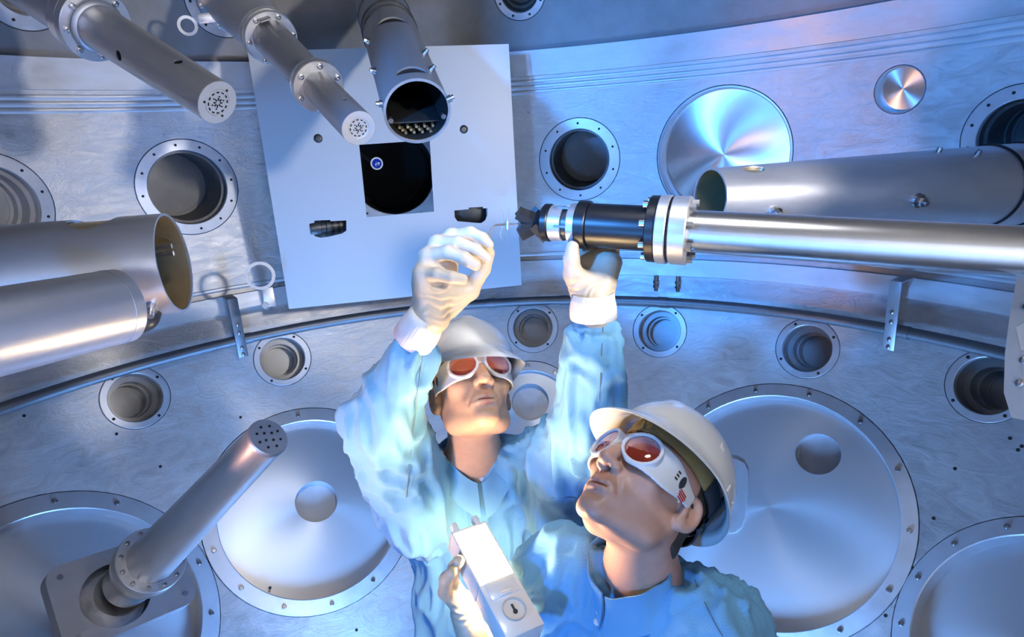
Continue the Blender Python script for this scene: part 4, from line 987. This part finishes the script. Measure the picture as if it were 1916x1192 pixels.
# ------------------------------------------------------------------ rear worker, arms raised
A_loc = (.0103, .1713, -.3717); A_sc = .985
A_M = np.array([[.962, -.248, -.114], [.2402, .5712, .7849], [-.1295, -.7824, .6091]])
A = root('person', 'worker in pale blue gown reaching up with both gloved hands, white helmet, red goggles', 'person', Matrix.Translation((.01, .235, -1.88)))
A_neck = W(889, 862, 1.40)
make_head(A, A_loc, A_M, A_sc, A_neck, M_SKIN_A); goggles(A, A_loc, A_M, A_sc); helmet(A, A_loc, A_M, A_sc, .10, .012); hair(A, A_loc, A_M, A_sc)
shR, shL = W(775, 915, 1.40), W(1005, 880, 1.40); elR, elL = W(712, 790, 1.20), W(1102, 800, 1.21); wrR, wrL = W(795, 600, 1.09), W(1110, 578, 1.13)
def gownA(P):
    d = ell(P, (.012, .235, -.74), (.205, .115, .19))
    d = smin(d, ell(P, (.010, .235, -.98), (.200, .125, .24)), .06); d = smin(d, ell(P, (.02, .235, -1.14), (.19, .13, .16)), .05)
    for s in (-1, 1):
        d = smin(d, cone(P, (s*.085+.01, .235, -1.16), (s*.10+.01, .235, -1.78), .095, .08), .04); d = smin(d, cone(P, (s*.10+.01, .235, -1.83), (s*.115+.01, .13, -1.845), .045, .033), .03)
    for sh, el, wr, ru, re, rw, cf in ((shR, elR, wrR, .082, .068, .047, .33), (shL, elL, wrL, .078, .064, .053, .27)):
        d = smin(d, cone(P, A_neck+np.array([0, .01, -.035]), sh, .060, .065), .05)
        d = smin(d, cone(P, sh, el, ru, re), .05); d = smin(d, cone(P, el, wr+(el-wr)*cf, re, rw), .035)
    d = smin(d, cone(P, W(735, 850, 1.27), W(790, 975, 1.37), .068, .075), .05)
    d = smin(d, cone(P, W(1075, 860, 1.27), W(1050, 960, 1.36), .055, .07), .05)
    return d
zA = [(wrR+(elR-wrR)*.2, (elR-wrR)/np.linalg.norm(elR-wrR), 0, .0022, 14), (wrL+(elL-wrL)*.15, (elL-wrL)/np.linalg.norm(elL-wrL), 0, .0022, 14)]
gA = drape(relax(nets(gownA, (-.33, -.06, -1.89), (.36, .42, -.10), .0068), 2), .0125, zA)
gown = mk('gown', gA, M_GOWN, A, world=True, sharp=None); gown['label'] = 'loose pale blue cleanroom gown'
tA = bvh(gA)
collar(A, A_neck+np.array([.0, -.004, .012]), A_M[:, 2]*.35+np.array([0, -.10, .9]), (.12, -1, 0), .072, .078, .030, .050, .06, -.014)
def stitched(person_part, tree, path, r_=.0011, name='seam', m=None):
    pts = [surf(tree, x, y, .0006) for x, y in path]; pts = [p for p in pts if p is not None]
    if len(pts) > 2: mk(name, sweep(smooth_path(pts, 4), r_, 6), m or M_SEAM, person_part, world=True)
stitched(gown, tA, [(791, 650), (786, 690), (781, 730), (777, 770), (772, 810), (768, 850), (764, 890), (760, 930)])
stitched(gown, tA, [(1128, 612), (1126, 650), (1124, 700), (1121, 750)])
stitched(gown, tA, [(905, 885), (903, 920), (899, 960), (896, 1010), (893, 1060), (890, 1110)], .0022, 'front_placket', M_GOWN)
stitched(gown, tA, [(1008, 935), (1035, 931), (1060, 930), (1078, 931)], .0010, 'pocket_seam')
p = surf(tA, 902, 895, .002)
if p is not None: mk('snap_button', xf(lathe([(.006, -.002), (.006, .002), (.003, .003), (0, .0025)], 16), frame(p, CAM-p)), M_WHITEP, gown, world=True)
# cuffs and gloves
cuff(A, W(805, 584, 1.08), W(775, 634, 1.115), .034, .040); cuff(A, W(1109, 546, 1.12), W(1110, 594, 1.135), .039, .043)
wr = W(806, 590, 1.085)
mcp = [W(846, 443, 1.085), W(818, 456, 1.07), W(800, 480, 1.055), W(789, 512, 1.045)]
fing = [([mcp[0], W(880, 436, 1.075), W(903, 446, 1.07), W(914, 458, 1.072)], (.0125, .0115, .0105, .0095)),
        ([mcp[1], W(857, 455, 1.055), W(890, 468, 1.052), W(911, 484, 1.056)], (.0135, .0125, .0115, .0100)),
        ([mcp[2], W(838, 472, 1.040), W(868, 483, 1.034), W(890, 496, 1.036)], (.0135, .0125, .0115, .0100)),
        ([mcp[3], W(818, 513, 1.030), W(845, 519, 1.024), W(866, 523, 1.026)], (.0125, .0115, .0105, .0092))]
th = [W(838, 575, 1.10), W(878, 543, 1.105), W(904, 503, 1.095), W(915, 474, 1.082)]
def handR(P):
    d = cone(P, wr, W(786, 618, 1.11), .030, .029)
    for i, m_ in enumerate(mcp): d = smin(d, cone(P, wr, m_, .027, .0165), .014)
    d = smin(d, cone(P, W(822, 545, 1.08), th[1], .030, .018), .016)
    d = smin(d, cone(P, W(800, 530, 1.062), W(830, 500, 1.075), .022, .024), .015)
    for pts, rd in fing: d = smin(d, chain(P, pts, rd), .0035)
    return smin(d, chain(P, th, (.022, .0165, .0135, .0105)), .007)
allp = [wr, W(780, 620, 1.11)]+mcp+th+[q for f_, _ in fing for q in f_]
ax_ = W(790, 520, 1.06)-wr
glove(A, handR, *bounds(allp), label='cream latex glove pinching the bent wire', folds=[(W(830, 560, 1.065), ax_+np.array([.02, 0, .02]), .015, .0013, .034), (wr, ax_, .011, .0010, .025)])
wl = W(1109, 556, 1.13)
mcl = [W(1088, 492, 1.145), W(1108, 486, 1.15), W(1128, 486, 1.15), W(1147, 492, 1.145)]
fl = [([mcl[0], W(1076, 452, 1.172), W(1072, 414, 1.170), W(1068, 393, 1.150)], (.0125, .0115, .011, .0100)),
      ([mcl[1], W(1104, 452, 1.180), W(1104, 420, 1.180), W(1104, 401, 1.165)], (.0130, .012, .011, .0095)),
      ([mcl[2], W(1128, 454, 1.180), W(1128, 422, 1.180), W(1128, 404, 1.165)], (.0130, .012, .011, .0095)),
      ([mcl[3], W(1149, 458, 1.172), W(1150, 430, 1.175), W(1150, 412, 1.165)], (.0120, .011, .010, .0090))]
tl = [W(1086, 545, 1.125), W(1072, 512, 1.105), W(1069, 484, 1.092), W(1071, 462, 1.083)]
def handL(P):
    d = cone(P, wl, W(1110, 590, 1.135), .031, .032)
    for m_ in mcl: d = smin(d, cone(P, wl, m_, .028, .0170), .016)
    d = smin(d, cone(P, W(1125, 530, 1.128), W(1138, 490, 1.128), .022, .019), .018)
    d = smin(d, cone(P, W(1098, 540, 1.125), tl[1], .026, .018), .014)
    for pts, rd in fl: d = smin(d, chain(P, pts, rd), .0035)
    return smin(d, chain(P, tl, (.020, .0165, .0145, .0115)), .006)
allp = [wl, W(1110, 600, 1.135)]+mcl+tl+[q for f_, _ in fl for q in f_]
glove(A, handL, *bounds(allp), label='cream latex glove gripping the black positioner head from below', folds=[(W(1085, 540, 1.10), (-.3, 0, 1), .011, .0015, .025), (wl, (0, 0, 1), .016, .0012, .03)])
# the bent wire tool and fine target fibres
tag(mk('bent_wire_tool', sweep(smooth_path([W(904, 476, 1.07), W(911, 458, 1.078), W(917, 438, 1.085), W(922, 426, 1.09), W(928, 421.5, 1.095), W(945, 420, 1.11)], 8), .0017, 8), M_RAIL, None, True),
    'thin bent wire tool pinched in the raised glove', 'tool')
fb = [sweep(smooth_path([W(946+sx*2, 419, 1.12), W(946+sx*5, 400, 1.12), W(945+sx*9, 390, 1.12)], 5), .0003, 4) for sx in (-1, 1)]+[sweep(smooth_path([W(943+sx*2, 423, 1.12), W(941+sx*5, 440, 1.12), W(944, 452, 1.12)], 5), .0003, 4) for sx in (-1, 1)]
tag(mk('target_fibres', join(*fb), M_STEEL2, None, True), 'hair-thin fibres of the tiny target at the wire tip', 'fibre', kind='stuff')

# ------------------------------------------------------------------ front worker, head tilted back
B_loc = (.3017, -.1778, -.4268); B_sc = 1.0
B_M = np.array([[.6099, .4114, .6774], [-.7711, .1105, .6271], [.1831, -.9047, .3846]])
B_neck = W(1200, 1080, 1.06)
Bbase = (.32, -.13, -1.88)
B = root('person', 'worker in front with head tilted back, white helmet and goggles, blue gown, holding lit lamp', 'person', Matrix.Translation(Bbase))
make_head(B, B_loc, B_M, B_sc, B_neck, M_SKIN_B); goggles(B, B_loc, B_M, B_sc, True); helmet(B, B_loc, B_M, B_sc, -.13, .006, .96); hair(B, B_loc, B_M, B_sc)
yb = math.radians(-29); RB = np.array([[math.cos(yb), -math.sin(yb), 0], [math.sin(yb), math.cos(yb), 0], [0, 0, 1]])
sf_, sn_ = W(1050, 1068, 1.13), W(1335, 1175, .99)
elF = np.array([.03, .0, -.94]); wrF = W(905, 1262, 1.085); elN = sn_+np.array([.10, .02, -.30]); wrN = elN+np.array([-.12, -.02, -.24])
mid = (sf_+sn_)/2
def gownB(P):
    d = ell(P, mid+np.array([.01, .03, -.16]), (.195, .115, .20), RB)
    d = smin(d, ell(P, (.30, -.13, -1.05), (.18, .12, .24), RB), .06); d = smin(d, ell(P, (.31, -.13, -1.20), (.18, .125, .15), RB), .05)
    for s in (-1, 1):
        o_ = RB@np.array([s*.09, 0, 0])
        d = smin(d, cone(P, np.array([.31, -.13, -1.22])+o_, np.array([.31, -.13, -1.78])+o_, .095, .08), .04); d = smin(d, cone(P, np.array([.31, -.13, -1.83])+o_, np.array([.27, -.22, -1.845])+o_, .045, .033), .03)
    for sh, el, wr_ in ((sf_, elF, wrF), (sn_, elN, wrN)):
        d = smin(d, cone(P, B_neck+np.array([0, .01, -.035]), sh, .064, .070), .05)
        d = smin(d, cone(P, sh, el, .076, .068), .04); d = smin(d, cone(P, el, wr_+(el-wr_)*.12, .065, .046), .03)
    return d
gB = drape(relax(nets(gownB, (-.10, -.42, -1.89), (.62, .16, -.50), .0068), 2), .0115, [], seed=5.3)
gown = mk('gown', gB, M_GOWN, B, world=True, sharp=None); gown['label'] = 'pale blue cleanroom gown'
tB = bvh(gB)
collar(B, B_neck+np.array([-.018, -.010, .022]), (-.12, -.10, .9), (-.80, -.60, 0), .074, .076, .032, .022, .05, -.004)
stitched(gown, tB, [(1120, 1130), (1118, 1150), (1114, 1175), (1112, 1190)], .0022, 'front_placket', M_GOWN)
stitched(gown, tB, [(1300, 1085), (1320, 1130), (1340, 1170), (1352, 1190)], .0010)
for x, y in ((1121, 1143), (1118, 1163)):
    p = surf(tB, x, y, .002)
    if p is not None: mk('snap_button', xf(lathe([(.006, -.002), (.006, .002), (.003, .003), (0, .0025)], 16), frame(p, CAM-p)), M_WHITEP, gown, world=True)
cuff(B, wrF, wrF+(elF-wrF)*.2, .034, .040); cuff(B, wrN, wrN+(elN-wrN)*.2, .034, .040)
mcb = [W(868, 1122, 1.088), W(862, 1140, 1.076), W(872, 1160, 1.071), W(885, 1180, 1.065)]
fb_ = [([mcb[0], W(845, 1088, 1.071), W(850, 1062, 1.048), W(858, 1050, 1.036)], (.0125, .0115, .0110, .0100)),
       ([mcb[1], W(832, 1108, 1.059), W(834, 1084, 1.036), W(845, 1072, 1.025)], (.0125, .0115, .0110, .0100)),
       ([mcb[2], W(858, 1130, 1.093), W(885, 1118, 1.105), W(905, 1118, 1.099)], (.0125, .0115, .0105, .0095)),
       ([mcb[3], W(880, 1150, 1.093), W(905, 1140, 1.105), W(922, 1142, 1.099)], (.0115, .0105, .0100, .0090))]
tb_ = [W(905, 1210, 1.076), W(930, 1175, 1.082), W(938, 1140, 1.088), W(935, 1115, 1.088)]
def handB(P):
    d = cone(P, wrF, wrF+(elF-wrF)*.25, .030, .031)
    for m_ in mcb: d = smin(d, cone(P, wrF, m_, .027, .0165), .015)
    d = smin(d, cone(P, W(885, 1190, 1.065), W(870, 1150, 1.07), .022, .020), .015)
    for pts, rd in fb_: d = smin(d, chain(P, pts, rd), .0035)
    return smin(d, chain(P, tb_, (.019, .0155, .013, .0105)), .006)
allp = [wrF]+mcb+tb_+[q for f_, _ in fb_ for q in f_]
glove(B, handB, *bounds(allp, .05), label='cream latex glove holding the lamp', folds=[(W(865, 1130, 1.053), (0, 0, 1), .012, .0012, .03)])
# his other hand hangs at his side
def handN(P):
    dn = (wrN-elN)/np.linalg.norm(wrN-elN); sd = np.array([.6, -.8, 0]); d = cone(P, wrN, wrN-dn*.03, .030, .030)
    for k in range(4):
        m_ = wrN+dn*.085+sd*(.022*(k-1.5)); d = smin(d, cone(P, wrN, m_, .026, .015), .014)
        L_ = (.075, .085, .08, .062)[k]; d = smin(d, chain(P, [m_, m_+dn*L_*.5+np.array([-.012, 0, 0]), m_+dn*L_+np.array([-.035, 0, 0])], (.0115, .0105, .009)), .003)
    return smin(d, chain(P, [wrN+dn*.03-sd*.02, wrN+dn*.06-sd*.05, wrN+dn*.10-sd*.055], (.02, .0145, .0105)), .006)
dn = (wrN-elN)/np.linalg.norm(wrN-elN)
glove(B, handN, *bounds([wrN-dn*.05, wrN+dn*.2, wrN+dn*.1+np.array([.06, .06, 0]), wrN+dn*.1-np.array([.06, .06, 0])]))

# ------------------------------------------------------------------ the hand lamp
lt, lb = W(876, 985, 1.11), W(985, 1182, .96); zz = lt-lb; LL = np.linalg.norm(zz); zz /= LL
vn = CAM-(lt+lb)/2; vn /= np.linalg.norm(vn); vn = vn+.42*_rt; vn -= zz*(vn@zz); vn /= np.linalg.norm(vn); xx = np.cross(vn, zz)
ML = Matrix(((xx[0], vn[0], zz[0], lb[0]), (xx[1], vn[1], zz[1], lb[1]), (xx[2], vn[2], zz[2], lb[2]), (0, 0, 0, 1)))
if np.linalg.det(np.array(ML)[:3, :3]) < 0: xx = -xx; ML = Matrix(((xx[0], vn[0], zz[0], lb[0]), (xx[1], vn[1], zz[1], lb[1]), (xx[2], vn[2], zz[2], lb[2]), (0, 0, 0, 1)))
lampo = root('hand_lamp', 'lit white fluorescent hand lamp with socket held in front of the gowns', 'lamp', ML)
wd, tk = .069, .046; zs = LL*.47
mk('housing', join(box(wd, tk, zs, (0, -tk/2, zs/2), .003), box(wd, tk, .006, (0, -tk/2, LL-.003), .002)), M_WHITEP, lampo)
mk('reflector', join(box(.003, tk, LL-zs, (-wd/2+.0015, -tk/2, zs+(LL-zs)/2)), box(.003, tk, LL-zs, (wd/2-.0015, -tk/2, zs+(LL-zs)/2))), M_WHITEP, lampo)
for sx in (-1, 0, 1): mk('lamp_tube', mv(cyl(.0105, zs+.004, LL-.004, 20), (sx*.0215, -.011, 0)), M_GLOW, lampo)
for sx in (-1, 1): mk('prong', mv(box(.012, .014, .022, (0, 0, 0), .003), (sx*.021, -.008, LL+.008)), M_WHITEP, lampo)
mk('slide_cover', mv(box(wd*.78, .003, zs*.32, (0, 0, 0), .001), (0, .001, zs*.82)), M_WHITEP, lampo)
mk('switch', mv(box(wd*.36, .005, .007, (0, 0, 0), .001), (0, .003, zs*.70)), M_WHITEP, lampo)
mk('socket', xf(lathe([(.0195, .002), (.0195, .0005), (.0175, .0005), (.0175, -.004), (0, -.004)], 40), Matrix.Translation((0, .0012, zs*.40)) @ Matrix.Rotation(-math.pi/2, 4, 'X')), mat('socket_grey', (.62, .62, .61), 0, .4), lampo)
mk('key_slot', join(mv(box(.0035, .003, .016), (0, .0005, zs*.41)), xf(cyl(.004, -.001, .002, 12), Matrix.Translation((0, .0, zs*.36)) @ Matrix.Rotation(-math.pi/2, 4, 'X'))), M_DGREY, lampo)
